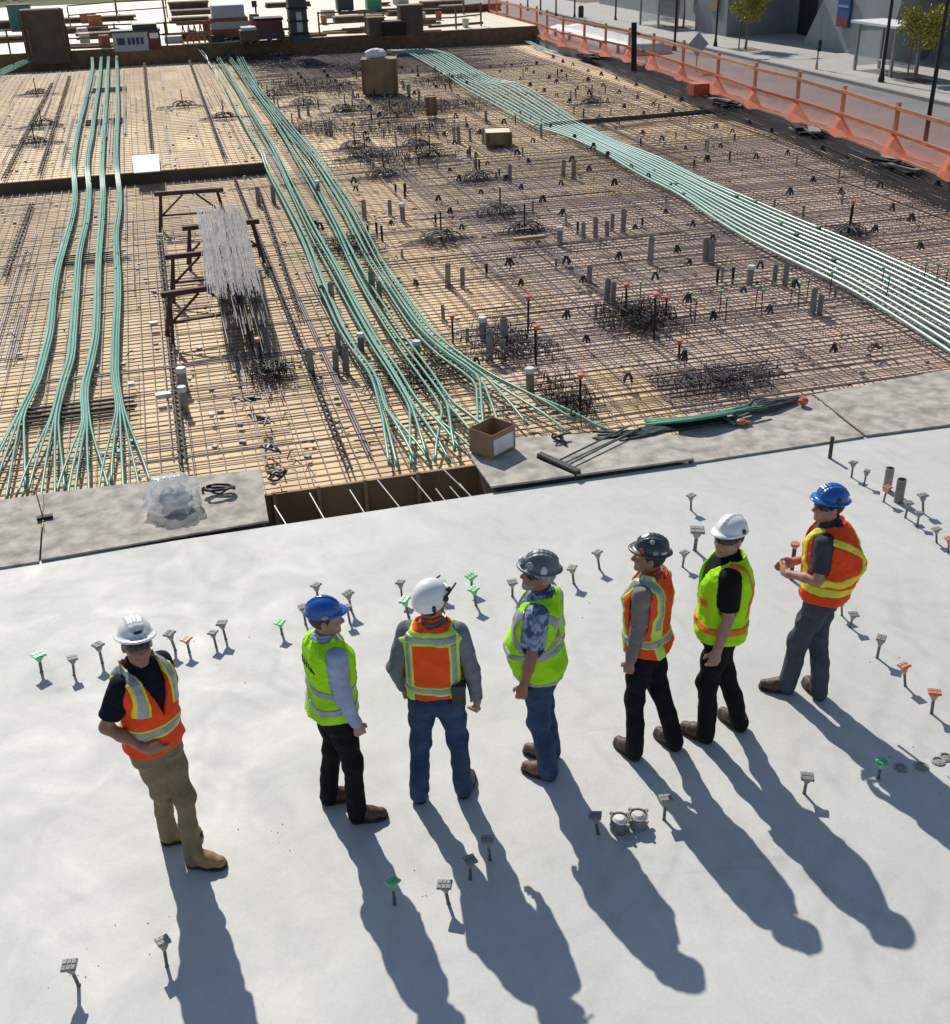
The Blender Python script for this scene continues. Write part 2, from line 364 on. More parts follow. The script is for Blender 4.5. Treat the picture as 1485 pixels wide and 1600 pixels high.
# ---- formwork deck: plywood sheets laid over a dark base
m = MB(); m.box(-16, 17.35, 11.36, FAR_T + .1, -2.9, ZD - 0.03); base_deck = struct('formwork_deck', m, 'void')
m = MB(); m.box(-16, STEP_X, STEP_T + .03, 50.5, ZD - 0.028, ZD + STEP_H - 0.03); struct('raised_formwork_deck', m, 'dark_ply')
SW, SL = 1.22, 2.44
unit = MB(); unit.box(0, 1, 0, 1, -0.018, 0); unit_me = None
sheets = []
def deck_cells(x0, x1, y0, y1, z):
    j = 0; y = y0
    while y < y1 - 0.05:
        yl = min(SL, y1 - y); x = x0 - (0.61 if j % 2 else 0.0)
        while x < x1 - 0.02:
            xa, xb = max(x, x0), min(x + SW, x1)
            if xb - xa > 0.05: sheets.append((xa + .004, xb - .004, y + .004, y + yl - .004, z + random.uniform(-.003, .003)))
            x += SW
        y += SL; j += 1
deck_cells(-16, 17.3, 11.40, STEP_T, ZD)
deck_cells(STEP_X + .02, 17.3, STEP_T, FAR_T, ZD)
deck_cells(-16, STEP_X, STEP_T, 50.5, ZD + STEP_H)
deck_cells(-16, STEP_X, 50.52, FAR_T, ZD)
def vis_key(c):
    x, y = (c[0] + c[1])/2, (c[2] + c[3])/2
    d = Vector((x, y, 0)) - CP
    a = abs(math.atan2(x, y) + GRID)
    return d.length + (60 if a > 0.43 else 0)
sheets.sort(key=vis_key)
ush = None
for i, (xa, xb, ya, yb, z) in enumerate(sheets[:300]):
    if ush is None:
        o = unit.build('plywood_sheet', 'ply', base_deck); ush = o.data
    else:
        o = bpy.data.objects.new('plywood_sheet', ush); COL.objects.link(o); o.parent = base_deck
    o.location = (xa, ya, z); o.scale = (xb - xa, yb - ya, 1)
    if xa > 4.4 + random.uniform(-.8, .8) and ya < 21 + .35*xa + random.uniform(-2, 2):     # rust-dusted sheets
        o.material_slots[0].link = 'OBJECT'; o.material_slots[0].material = MATS['ply_dusty']
m = MB()
for (xa, xb, ya, yb, z) in sheets[300:]: m.box(xa, xb, ya, yb, z - .018, z)
tag(m.build('plywood_sheets', 'ply_stuff', base_deck), kind='stuff')
# face of the step and of the pit
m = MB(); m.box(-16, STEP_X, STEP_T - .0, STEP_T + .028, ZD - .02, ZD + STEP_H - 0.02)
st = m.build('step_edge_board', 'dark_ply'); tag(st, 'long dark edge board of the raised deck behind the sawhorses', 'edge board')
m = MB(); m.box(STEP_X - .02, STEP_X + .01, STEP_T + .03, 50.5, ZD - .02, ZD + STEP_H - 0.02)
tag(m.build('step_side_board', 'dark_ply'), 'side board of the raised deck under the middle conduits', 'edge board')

# ---- rebar mat: rows along x, columns along y
mat_root = thing('rebar_mat', 'brown steel rebar mat tied in a square grid over the plywood deck', 'rebar mat', (0, 11.5, ZR))
bars = []
y = 11.52
while y < FAR_T - .2:
    j = random.uniform(-.02, .02)
    if y + j < STEP_T - .05: bars.append(('x', -14.5, 16.1, y + j, ZR, .0052))
    else:
        if y < 50.3: bars.append(('x', -14.5, STEP_X - .03, y + j, ZR + STEP_H, .0052))
        bars.append(('x', STEP_X + .05, 16.1, y + j, ZR, .0052))
    y += 0.158 if y < STEP_T else .29
x = -14.4
while x < 17.2:
    j = random.uniform(-.02, .02)
    if x < STEP_X:
        bars.append(('y', 11.42, STEP_T - .06, x + j, ZR + .0125, .0052)); bars.append(('y', STEP_T + .02, 50.4, x + j, ZR + STEP_H + .0125, .0052))
    else: bars.append(('y', 11.42, FAR_T - .05, x + j, ZR + .0125, .0052))
    x += 0.185
# upper layer on the right-hand half of the deck, closer rows
extra = []
y = 11.6
while y < 34:
    x0 = 4.6 + max(0, (y - 14)*0.10) + random.uniform(-.5, .5)
    extra.append(('x', x0, 16.1 + random.uniform(-.3, .05), y + random.uniform(-.02, .02), ZR + .030, .0050)); y += 0.19 if y < 26 else .33
y = 34
while y < 53.8:
    extra.append(('x', 3.4 + random.uniform(0, 3), 16.1, y, ZR + .030, .0050)); y += 0.42
x = 5.2
while x < 17.1:
    a = 12.0 + random.uniform(0, 1.5); extra.append(('y', a, 53.5 - random.uniform(0, 6), x, ZR + .044, .0050)); x += random.choice((.3, .36, .1))
y = 45.5
while y < 54:
    extra.append(('x', 3.2 + random.uniform(0, 2.5), 15.8 - random.uniform(0, 3), y, ZR + .030, .0065)); y += .13
# doubled and lapped bars
for k in range(150):
    if k < 70:
        x = random.uniform(-6, 16.5); a = random.uniform(11.5, 40); b = a + random.uniform(2, 9)
        if x < STEP_X and (a < STEP_T < b or a > STEP_T): a = random.uniform(11.5, 20); b = a + random.uniform(2, 8)
        for q in range(random.choice((1, 2, 3))): extra.append(('y', a + q*.1, b + q*.2, x + q*.03, ZR + .030, .0075))
    else:
        y = random.uniform(12, 28); a = random.uniform(-7, 12); extra.append(('x', a, a + random.uniform(2, 7), y, ZR + .042, .0075))
for k in range(70):
    x = random.uniform(-9, 2.2); a = random.uniform(29.3, 44); b = min(50, a + random.uniform(2, 9))
    for q in range(random.choice((1, 2))): extra.append(('y', a + q*.1, b, x + q*.03, ZR + STEP_H + .036, .0075))
bars.sort(key=lambda b: (b[3] if b[0] == 'x' else b[1] + abs(b[3] - 3)*0.35) + (4 if b[0] == 'x' else 0))
ub = MB(); ub.box(-.5, .5, -.5, .5, -.5, .5); ubm = None
def bar_box(b, jit=0):
    ax, a, c, q, z, r = b
    return ((a, c, q - r, q + r, z - r, z + r) if ax == 'x' else (q - r, q + r, a, c, z - r, z + r))
for b in bars[:300]:
    x0, x1, y0, y1, z0, z1 = bar_box(b)
    if ubm is None: o = ub.build('rebar', 'rebar', mat_root); ubm = o.data; o.location = (0, 0, 0); ubv = True
    else: o = bpy.data.objects.new('rebar', ubm); COL.objects.link(o); o.parent = mat_root
    o.location = ((x0 + x1)/2, (y0 + y1)/2 - 11.5, (z0 + z1)/2 - ZR); o.scale = (x1 - x0, y1 - y0, z1 - z0)
    o.rotation_euler = (0, 0, random.uniform(-.0012, .0012))
for v in ubm.vertices:                     # the shared unit bar sits on its own origin
    v.co = Vector((math.copysign(.5, v.co.x - 0), 0, 0)) if False else v.co
co = np.array([(sx*.5, sy*.5, sz*.5) for sz in (-1, 1) for sx, sy in ((-1, -1), (1, -1), (1, 1), (-1, 1))], np.float32)
ubm.vertices.foreach_set('co', co.ravel()); ubm.update()
m = MB()
for b in bars[300:] + extra: m.box(*bar_box(b))
tag(m.build('rebar_lengths', 'rebar_stuff', mat_root), kind='stuff')

# ---- pit between the pour and the deck
pit = thing('formwork_pit', 'open plywood-lined pit with stakes and dowels beside the dusty boards', 'pit', (1.7, 10.8, -.6))
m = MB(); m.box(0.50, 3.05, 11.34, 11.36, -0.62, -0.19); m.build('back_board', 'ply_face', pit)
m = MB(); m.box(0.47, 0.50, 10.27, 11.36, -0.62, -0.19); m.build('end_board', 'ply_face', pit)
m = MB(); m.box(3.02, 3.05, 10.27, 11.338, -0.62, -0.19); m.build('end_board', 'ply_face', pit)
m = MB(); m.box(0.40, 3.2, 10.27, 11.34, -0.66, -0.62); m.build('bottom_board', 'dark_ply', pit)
for (px, py) in ((428, 770), (500, 768), (571, 752), (655, 742)):
    p = at(px, py, -.16); mm = MB(); mm.box(p.x - .02, p.x + .02, 11.29, 11.337, -.6, -.15); mm.build('stake', 'lumber', pit)
for (px, py, dx) in ((430, 795, .10), (485, 775, .08), (548, 770, .07), (592, 755, .12), (645, 750, .10), (692, 735, .16), (705, 765, .05), (720, 760, .04), (683, 768, .03)):
    p = at(px, py, -.16)
    mm = MB(); mm.tube([(p.x + dx, 10.24, -.12), (p.x, p.y + .05, -.15)], .0085, 5); mm.build('dowel', 'steel', pit)
for k in range(8):
    x = 1.1 + k*.12; mm = MB(); mm.tube([(x, 10.5 + .03*k, -.5), (x + .35, 11.0 + .02*k, -.44)], .010, 5); mm.build('loose_bar', 'rebar_grey', pit)
# filler under the walkway boards
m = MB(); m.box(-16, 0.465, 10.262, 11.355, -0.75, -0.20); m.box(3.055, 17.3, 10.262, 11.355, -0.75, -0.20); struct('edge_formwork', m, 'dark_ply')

# ---- dusty walkway boards
def board(label, poly, z, th=.022, tilt=0.0):
    cx = sum(p[0] for p in poly)/len(poly); cy = sum(p[1] for p in poly)/len(poly)
    mm = MB(); n = len(poly)
    zf = lambda x, y: z + tilt*(cy - y)
    mm.add([(x, y, zf(x, y) - th) for x, y in poly] + [(x, y, zf(x, y)) for x, y in poly],
           [tuple(reversed(range(n))), tuple(range(n, 2*n))] + [(i, (i + 1) % n, n + (i + 1) % n, n + i) for i in range(n)])
    return tag(mm.build('walkway_board', 'dusty_ply'), label, 'board', 'dusty boards along the slab edge')
def q2(*pp): return [(at(a, b, .02).x, at(a, b, .02).y) for a, b in pp]
board('dusty grey board cut off by the left edge, beside the bagged board', [(-9, 10.12), (-1.72, 10.22), (-1.76, 11.72), (-9, 11.8)], .022)
board('dusty grey board carrying the clear plastic bag, left of the pit', [(-1.70, 10.23), (.52, 10.34), (.56, 11.58), (-1.74, 11.72)], .03)
board('dusty board under the cardboard box and broom, lifted at its front edge', q2((768, 766), (1084, 722), (1058, 684), (1000, 676), (735, 690), (738, 722)), .055, .024, .02)
board('dusty board under the hoses, between the broom board and the joint', q2((1083, 723), (1350, 682), (1268, 618), (1060, 668), (1062, 690)), .026)
board('pale dusty board at the right edge beyond the joint line', q2((1353, 681), (1485, 664), (1620, 640), (1600, 540), (1485, 578), (1272, 617)), .030)
m = MB(); m.box(0.52, 3.05, 11.36, 11.42, -.245, -.205); tag(m.build('pit_edge_batten', 'lumber'), 'thin pale batten along the far rim of the pit', 'batten')

# ---- right-hand edge: curb that carries the fence, black bars inside it
CZ = .08
FP = [(765,31),(777,36),(793,40),(814,46),(839,53),(855,60),(880,70),(913,78),(946,85),(983,94),(1020,106),(1066,122),(1120,143),(1177,165),(1243,185),(1312,208),(1394,240),(1485,275),(1590,316)]
fence_pts = [at(x_, y_, CZ) for x_, y_ in FP]
fence_pts[-1].x = min(fence_pts[-1].x, fence_pts[-2].x + .05)
_fy = [q.y for q in reversed(fence_pts)]; _fx = [q.x for q in reversed(fence_pts)]
def fence_x(t): return float(np.interp(t, _fy, _fx))
m = MB(); m.box(16.2, 19.6, 11.9, FAR_T, -2.9, -.285); struct('edge_strip', m, 'kerb')
poly = [(fence_x(t) - .14, t) for t in np.linspace(12, 78, 34)]; poly += [(fence_x(t) + .45, t) for t in np.linspace(78, 12, 34)]
m = MB(); k = len(poly)//2
for a in range(k - 1):
    p0, p1, p2, p3 = poly[a], poly[a + 1], poly[2*k - 2 - a], poly[2*k - 1 - a]
    m.add([(p0[0], p0[1], -2.8), (p3[0], p3[1], -2.8), (p2[0], p2[1], -2.8), (p1[0], p1[1], -2.8), (p0[0], p0[1], CZ), (p3[0], p3[1], CZ), (p2[0], p2[1], CZ), (p1[0], p1[1], CZ)], [(4, 5, 6, 7), (0, 4, 7, 3), (1, 2, 6, 5)])
struct('deck_curb', m, 'kerb')
root = thing('curb_batten', 'pale timber batten along the top of the curb under the fence', 'batten', (17.4, 30, CZ))
tt = np.linspace(14, 60, 24)
for a, b in zip(tt, tt[1:]):
    mm = MB(); mm.beam((fence_x(a) - .155, a + .02, CZ + .005), (fence_x(b) - .155, b - .02, CZ + .005), .045, .06); mm.build('batten_length', 'lumber', root)
root = thing('edge_bar_bundle', 'thick curving bundle of black rebar along the right edge of the deck', 'rebar bundle', (16.5, 30, -.15))
for k in range(24):
    off = -.22 - k*.043; pts = []
    for t in np.linspace(14, 47.5, 17):
        pts.append((fence_x(t) + off*(1 if t < 42 else 1 - (t - 42)/8) + random.uniform(-.012, .012), t, -.15 + .05*(k % 3) + random.uniform(-.015, .015)))
    mm = MB(); mm.tube(smooth_path(pts, 2), .013, 5); mm.build('rebar', 'rebar_black', root)
root = thing('cross_bar_bundle', 'black rebar bundle running from the edge bars towards the right conduits', 'rebar bundle', (13, 32, -.12))
for k in range(9):
    yy = 31.6 + k*.07; mm = MB(); mm.tube([(10.6 + random.uniform(-.3, .3), yy, -.08 + .03*(k % 2)), (16.9, yy + .25, -.08 + .03*(k % 2))], .013, 5); mm.build('rebar', 'rebar_black', root)
m = MB(); m.box(19.6, 19.9, 6, 220, -3.0, -.36); struct('verge', m, 'earth')

# ---- far deck (bright bare plywood) with its dark front face
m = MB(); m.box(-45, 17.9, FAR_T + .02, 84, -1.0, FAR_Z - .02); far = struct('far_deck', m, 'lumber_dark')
m0 = None
cells = []
yy = FAR_T
while yy < 83.5:
    xx = -20.0
    while xx < 17.6:
        cells.append((xx, min(xx + 2.44, 17.85), yy, min(yy + 2.44, 83.9))); xx += 2.45
    yy += 2.45
cells.sort(key=lambda c: c[2] + abs(c[0] - 2)*.2)
for c in cells[:160]:
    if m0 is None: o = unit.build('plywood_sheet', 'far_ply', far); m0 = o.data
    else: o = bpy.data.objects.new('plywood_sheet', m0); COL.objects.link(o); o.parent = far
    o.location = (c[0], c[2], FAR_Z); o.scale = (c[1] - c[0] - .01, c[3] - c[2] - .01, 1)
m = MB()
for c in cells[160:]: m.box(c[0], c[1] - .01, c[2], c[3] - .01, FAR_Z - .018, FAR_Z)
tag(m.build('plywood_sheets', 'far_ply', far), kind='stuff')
# ================================================================== conduits
def conduit_bundle(label, guides, n, r, zs, spread, mat, splay=None, seed=0, name='conduit_bundle', wav=0.01, nseg=3):
    """guides: pixel path of the bundle's middle (or two paths: its two edges)"""
    rnd = random.Random(seed)
    if len(guides) == 2:
        L_ = [at(px, py, zs) for px, py in guides[0]]; R_ = [at(px, py, zs) for px, py in guides[1]]
    else:
        C_ = [at(px, py, zs) for px, py in guides[0]]
        L_, R_ = [], []
        for i, p in enumerate(C_):
            d = (C_[min(i+1, len(C_)-1)] - C_[max(i-1, 0)]).normalized(); nn = Vector((d.y, -d.x, 0))
            L_.append(p - nn*spread); R_.append(p + nn*spread)
    root = thing(name, label, 'conduit bundle', tuple((L_[len(L_)//2] + R_[len(R_)//2])/2), group=None)
    def resamp(P, k=40):
        P = smooth_path(P, 5); ds = [0]
        for a, b in zip(P, P[1:]): ds.append(ds[-1] + (b - a).length)
        out = []; j = 0
        for i in range(k):
            t = ds[-1]*i/(k-1)
            while j < len(P) - 2 and ds[j+1] < t: j += 1
            f = (t - ds[j])/max(ds[j+1] - ds[j], 1e-6); out.append(P[j].lerp(P[j+1], min(max(f, 0), 1)))
        return out
    L_ = resamp(L_); R_ = resamp(R_)
    for i in range(n):
        f = i/(n-1) if n > 1 else .5
        ph = rnd.uniform(0, 6); a = rnd.uniform(.4, 1)*wav
        pts = []
        for k, (a0, b0) in enumerate(zip(L_, R_)):
            g = f + a*math.sin(k*.45 + ph)
            p = a0.lerp(b0, g)
            lift = STEP_H if (p.y > STEP_T + .3 and p.x < STEP_X) else (STEP_H*(p.y - STEP_T + .9)/1.2 if (p.y > STEP_T - .9 and p.x < STEP_X) else 0)
            p.z += lift + .004*math.sin(k*.9 + ph) + (.012 if i % 2 else 0)*wav/.01*.6
            pts.append(p)
        if splay:
            last = pts[-1]; dirn = (pts[-1] - pts[-4]).normalized()
            ln, wid, dz = splay; side = Vector((dirn.y, -dirn.x, 0))
            o = (f - .5)*2*wid + rnd.uniform(-.2, .2)*wid; l2 = min(ln*rnd.uniform(.85, 1.1), (last.y - 11.48 - rnd.uniform(0, .12))/max(-dirn.y, .2))
            pts.append(last + dirn*l2*.33 + side*o*.28 + Vector((0, 0, dz*.05)))
            pts.append(last + dirn*l2*.7 + side*o*.7 + Vector((0, 0, dz*.35)))
            pts.append(last + dirn*l2 + side*o + Vector((0, 0, dz)))
        sp_ = smooth_path(pts, nseg); mm = MB(); mm.tube(sp_, r, 6); cd = mm.build('conduit', mat, root, True)
        for c_ in range(2):                      # push-fit couplings
            k_ = int(rnd.uniform(.12, .9)*(len(sp_) - 3)); d_ = (sp_[k_ + 1] - sp_[k_]).normalized(); mm = MB(); mm.tube([sp_[k_] - d_*.07, sp_[k_] + d_*.07], r*1.32, 7); mm.build('coupling', 'net_green' if c_ else 'dark_green', cd, True)
    return root
zc = -.10
rib = [
 ('leftmost of the four narrow green conduit ribbons at the left', [(144.7,92),(146.7,121),(135.8,172),(127,211),(119,259),(116,320),(101,381),(89,425),(82.5,468),(79,512),(66,566),(54,604),(34,644)]),
 ('second from the left of the four narrow green conduit ribbons', [(161,92),(157.6,140),(151.5,182),(146.7,225),(140.6,259),(139.4,298),(136,342),(124,395),(118,468),(113,532),(107,578),(94,610),(86,648)]),
 ('third from the left of the four narrow green conduit ribbons', [(172,94),(170,140),(167,196),(163.6,250),(161,298),(159,342),(154,405),(151.5,482),(150,522),(139,578),(130,620),(134,655)]),
 ('rightmost of the four narrow green conduit ribbons at the left', [(184,94),(185.5,140),(186.7,189),(184,250),(187,315),(181,364),(183.5,425),(183.5,468),(180,536),(180,593),(187,634)])]
for i, (lb, pth) in enumerate(rib):
    if i < 3: lb = lb
    conduit_bundle(lb, [pth], 5, .0162, zc, .046, 'conduit', (2.35, .24, -.09), seed=i, wav=.03)
A_ = [(310,85),(345,130),(366,172),(382,205),(405,245),(430,287),(458,340),(480,385),(500,440),(518,480),(540,528),(568,568),(592,604),(600,640)]
B_ = [(338,86),(372,140),(402,192),(428,236),(455,292),(490,362),(525,424),(560,490),(598,555),(625,595),(645,630)]
C_ = [(356,86),(395,140),(430,188),(462,238),(492,290),(530,362),(560,425),(600,492),(640,550),(672,592),(700,632)]
D_ = [(372,84),(402,140),(432,176),(460,210),(495,252),(522,292),(546,330),(568,372),(592,416),(618,456),(645,496),(675,532),(712,562)]
conduit_bundle('left strand of the broad green conduit run in the middle, ending by the pit', [A_], 4, .0185, zc + .02, .062, 'conduit', (1.9, .24, -.10), 11, wav=.10)
conduit_bundle('second strand from the left of the middle green conduit run', [B_], 5, .0185, zc + .03, .080, 'conduit', (2.1, .40, -.10), 12, wav=.10)
conduit_bundle('third strand from the left of the middle green conduit run', [C_], 5, .0185, zc + .04, .085, 'conduit', (2.0, .42, -.10), 13, wav=.10)
conduit_bundle('right strand of the middle green conduit run, curving towards the cardboard box', [D_ + [(752, 590)]], 7, .0185, zc + .05, .135, 'conduit', (1.9, .75, -.09), 14, wav=.10)
E1 = [(604,78),(640,84),(690,112),(735,142),(790,172),(835,196),(885,212),(940,236),(1000,272),(1060,303),(1120,343),(1180,378),(1250,412),(1330,452),(1400,494),(1485,548),(1560,600)]
E2 = [(672,76),(702,84),(735,104),(775,124),(815,132),(858,158),(905,190),(962,220),(1030,246),(1100,280),(1170,310),(1240,340),(1310,368),(1380,398),(1440,425),(1500,452),(1600,500)]
conduit_bundle('wide band of parallel pale green conduits sweeping along the right', [E1, E2], 11, .027, zc + .03, 0, 'conduit_grey', None, 21, wav=.006)
conduit_bundle('short pair of light green conduits near the far end of the orange fence', [[(782,50),(815,60),(845,74),(868,82)]], 3, .02, zc, .10, 'conduit_grey', None, 22)
conduit_bundle('green conduits entering at the far left edge below the dark panel', [[(-40,150),(0,128),(28,114),(52,104)]], 5, .02, zc + .05, .25, 'conduit', None, 23)

# flat spacer boards below the left ribbons
for (x0, y0, x1, y1, lb) in ((88, 415, 196, 425, 'dark cross strip of bars under the left conduit ribbons, nearest the sawhorses'),
                             (30, 668, 205, 655, 'dark cross strip of bars where the left ribbons fan out')):
    a = at(x0, y0, -.17); b = at(x1, y1, -.17); root = thing('cross_bar_strip', lb, 'bar strip', tuple(a))
    for k in range(9):
        mm = MB(); mm.tube([(a.x + random.uniform(-.1, .1), a.y + k*.075, -.165 + .02*(k % 2)), (b.x + random.uniform(-.1, .1), a.y + k*.075, -.165 + .02*(k % 2))], .014, 5); mm.build('rebar', 'rebar_black', root)
for (x0, x1, y, lb) in ((133, 195, 196, 'dark cross strip of bars under the left ribbons, on the raised deck near the step'), (143, 198, 144, 'farthest dark cross strip of bars under the left ribbons')):
    a = at(x0, y, .13); b = at(x1, y, .13); root = thing('cross_bar_strip', lb, 'bar strip', tuple(a))
    for k in range(8):
        mm = MB(); mm.tube([(a.x, a.y + k*.14, .125), (b.x, a.y + k*.14, .125)], .02, 5); mm.build('rebar', 'rebar_black', root)

# ================================================================== zigzag bar supports (continuous bolsters)
def bolster(label, p0, p1, z, h=.075, pitch=.16):
    a = at(*p0, z); b = at(*p1, z); root = thing('bar_support', label, 'bar support', tuple(a)); d = (b - a); n = int(d.length/pitch); d.normalize()
    s = Vector((d.y, -d.x, 0)); pts = []
    for i in range(n):
        pts.append(a + d*pitch*i + s*(.05 if i % 2 else -.05) + Vector((0, 0, h*(.9 if i % 2 else .3) + random.uniform(0, .02))))
    mm = MB(); mm.tube(pts, .014, 5); mm.build('zigzag_wire', 'rebar_black', root)
    for q in (-.028, .03):
        mm = MB(); mm.tube([a + s*q + Vector((0, 0, h)), b + s*q + Vector((0, 0, h))], .011, 5); mm.build('runner', 'rebar_black', root)
for i, (lb, a, b, z) in enumerate((
    ('zigzag bar support running from the sawhorses past the red-capped rod to the pit', (367, 282), (548, 742), ZR), ('zigzag bar support ending behind the clear plastic bag', (250, 372), (288, 733), ZR),
    ('zigzag bar support between the left edge and the left ribbons near the step', (50, 322), (8, 440), ZR), ('zigzag bar support at the left edge on the raised deck', (82, 132), (5, 285), ZR + STEP_H),
    ('zigzag bar support just left of the ribbons on the raised deck', (109, 121), (62, 278), ZR + STEP_H), ('short dark bar support straight behind the white plywood offcut', (226, 100), (238, 238), ZR + STEP_H),
    ('zigzag bar support between the white offcut and the middle conduits', (296, 96), (352, 252), ZR + STEP_H), ('zigzag bar support left of the middle conduits, near the grey sleeve pair', (405, 300), (470, 500), ZR))):
    bolster(lb, a, b, z)

# ================================================================== sawhorses with a bundle of loose bars
def sawhorse(label, p0, p1, base_z=-.17, h=.72):
    a = at(*p0, base_z + h); b = at(*p1, base_z + h); root = thing('sawhorse', label, 'sawhorse', ((a.x + b.x)/2, (a.y + b.y)/2, base_z))
    mm = MB(); mm.beam(a, b, .08, .08); mm.build('top_beam', 'rust', root)
    d = (b - a).normalized(); s = Vector((d.y, -d.x, 0))
    for e, c in ((a, 1), (b, -1)):
        for q in (-1, 1):
            mm = MB(); mm.beam(e + d*c*.12 + Vector((0, 0, -.04)), Vector((e.x, e.y, base_z)) + d*c*.02 + s*q*.25, .045, .045); mm.build('leg', 'rust', root)
        mm = MB(); mm.beam(e + d*c*.55 + Vector((0, 0, -.05)), Vector((e.x, e.y, base_z + h*.35)) + d*c*.06, .035, .035); mm.build('brace', 'rust', root)
    mm = MB(); mm.beam(Vector((a.x, a.y, base_z + .28)) + d*.1, Vector((b.x, b.y, base_z + .28)) - d*.1, .035, .035); mm.build('stretcher', 'rust', root)
    return a, b
sawhorse('empty rust-brown sawhorse farthest back, behind the loose bars', (241, 303), (349, 296))
h1 = sawhorse('rust-brown sawhorse under the far end of the loose bars', (285, 357), (405, 345))
h2 = sawhorse('rust-brown sawhorse under the middle of the loose bars', (258, 402), (392, 388))
h3 = sawhorse('rust-brown sawhorse nearest the camera under the loose bars', (252, 461), (380, 442))
root = thing('loose_bar_bundle', 'bundle of thin grey steel bars heaped across three sawhorses', 'bar bundle', tuple(h2[0] + Vector((.5, 0, .06))))
zt = -.17 + .72 + .06; c0 = at(345, 333, zt); c1 = at(366, 446, zt)
m = MB()
for k in range(320):
    u = random.uniform(-1, 1); wob = .42*u
    l0 = random.gauss(0, .35); l1 = random.gauss(-.2, .4)
    if random.random() < .06: l1 -= random.uniform(.4, 1.5)
    zz = zt + random.uniform(0, .09)*(1 - abs(u)*.7)
    a = Vector((c0.x + wob*.95 + random.uniform(-.05, .05), c0.y + l0, zz)); b = Vector((c1.x + wob*.85 + random.uniform(-.07, .07), c1.y + l1, zz - (0.25 if l1 < -.8 else 0)))
    m.tube([a, a.lerp(b, .5) + Vector((0, 0, -.01)), b], .0052, 4)
tag(m.build('thin_bars', 'rebar_grey', root), kind='stuff')

# ================================================================== sleeves, posts, chairs, cages on the deck
def deck_z(x, y): return ZD + (STEP_H if (y > STEP_T and x < STEP_X) else 0)
def deck_pt(px, py):
    p = at(px, py, ZD + .05)
    if p.y > STEP_T and p.x < STEP_X: p = at(px, py, ZD + .05 + STEP_H)
    return p
sl = local_thing('pipe_sleeve', '', 'pipe sleeve', 'grey pipe sleeves standing on the rebar deck')
m = MB(); m.lathe((0, 0, 0), [(.052, 0), (.052, .02), (.046, .03), (.046, .37)], 12, capt=False); m.lathe((0, 0, 0), [(.046, .37), (.040, .37), (.040, .30)], 12, capb=False, capt=True); m.build('tube', 'sleeve', sl, False)
m = MB(); m.lathe((0, 0, 0), [(.047, .33), (.0495, .332), (.0495, .348), (.047, .35)], 12, capb=False, capt=False); m.build('rim', 'sleeve', sl)
slw = local_thing('pipe_sleeve', '', 'pipe sleeve', 'white-capped pipe sleeves standing on the rebar deck')
m = MB(); m.lathe((0, 0, 0), [(.056, 0), (.05, .03), (.05, .27)], 12); m.build('tube', 'sleeve', slw)
m = MB(); m.lathe((0, 0, 0), [(.058, .265), (.060, .27), (.060, .315), (.054, .325)], 12); m.build('cap', 'sleeve_white', slw)
SLV = [('between the sawhorses and the middle conduits', [(404,318),(428,316)], 0), ('among the middle conduits', [(505,468),(519,472),(583,462),(594,465),(498,312),(570,340)], 0),
 ('in the trio left of the fanned middle conduits', [(488,585),(525,580),(541,580)], 0), ('right of the middle conduits', [(700,445),(723,445),(610,333)], 0),
 ('in the cluster at the centre of the deck', [(912,370),(931,370),(949,368),(957,357),(974,360)], 0), ('near the right conduits', [(1103,405),(1112,408),(1210,440),(1227,445),(1270,488),(1281,488),(1016,408)], 0),
 ('behind the red-capped rods', [(921,443),(948,470),(958,473)], 0), ('beside the fallen bars near the green box', [(765,560),(787,562),(790,540),(530,548)], 0),
 ('around the low wooden box', [(710,218),(717,222),(735,218),(756,222),(846,213),(797,282),(880,275),(897,277)], 0), ('on the far middle deck', [(510,208),(518,210),(482,178),(468,182),(552,152),(640,150),(655,160),(690,175),(760,190)], 0),
 ('on the zigzag support behind the plastic bag', [(290,640),(289,607)], 1), ('right of the middle conduits', [(875,380),(829,610),(756,528),(1172,440)], 1), ('with its dark collar near the middle conduits', [(630,343)], 1), ('left among the conduits where they fan out', [(565,545),(652,560),(497,300)], 1)]
first = {0: True, 1: True}
for where, pts, kind in SLV:
    src = slw if kind else sl
    for i, (px, py) in enumerate(pts):
        p = deck_pt(px, py)
        o = src if first[kind] else copy_tree(src); first[kind] = False
        o.location = (p.x, p.y, deck_z(p.x, p.y)); o.rotation_euler = (random.uniform(-.04, .04), random.uniform(-.04, .04), random.uniform(0, 6))
        sc = random.uniform(.85, 1.2); o.scale = (sc, sc, sc*random.uniform(.9, 1.15))
        nm = ('white-capped' if kind else 'grey') + ' pipe sleeve '
        o['label'] = (ORD[i] + ' ' if len(pts) > 1 else '') + nm + where
# rods with red tops, pins with green tops
def rod(label, px, py, h, r, top, mat_stem='rebar_black'):
    p = deck_pt(px, py); root = thing('capped_rod', label, 'rod', (p.x, p.y, deck_z(p.x, p.y)), group='capped rods on the rebar deck')
    z0 = deck_z(p.x, p.y); mm = MB(); mm.tube([(p.x, p.y, z0), (p.x + random.uniform(-.015, .015), p.y, z0 + h)], r, 6); mm.build('stem', mat_stem, root)
    mm = MB(); mm.lathe((p.x, p.y, z0 + h), [(r*1.5, -.03), (r*2.2, 0), (r*3.2, .012), (r*3.2, .03), (r, .035)], 8); mm.build('cap', top, root)
for i, (px, py, h) in enumerate(((409,578,.5),(708,532,.42),(825,522,.62),(838,572,.62),(907,645,.55),(977,502,.62),(1022,530,.72),(1040,500,.4),(1328,362,.62),(1061,560,.3))):
    rod(ORD[i] + ' red-capped upright black rod on the deck, counting from the left', px, py, h, .016, 'red_cap')
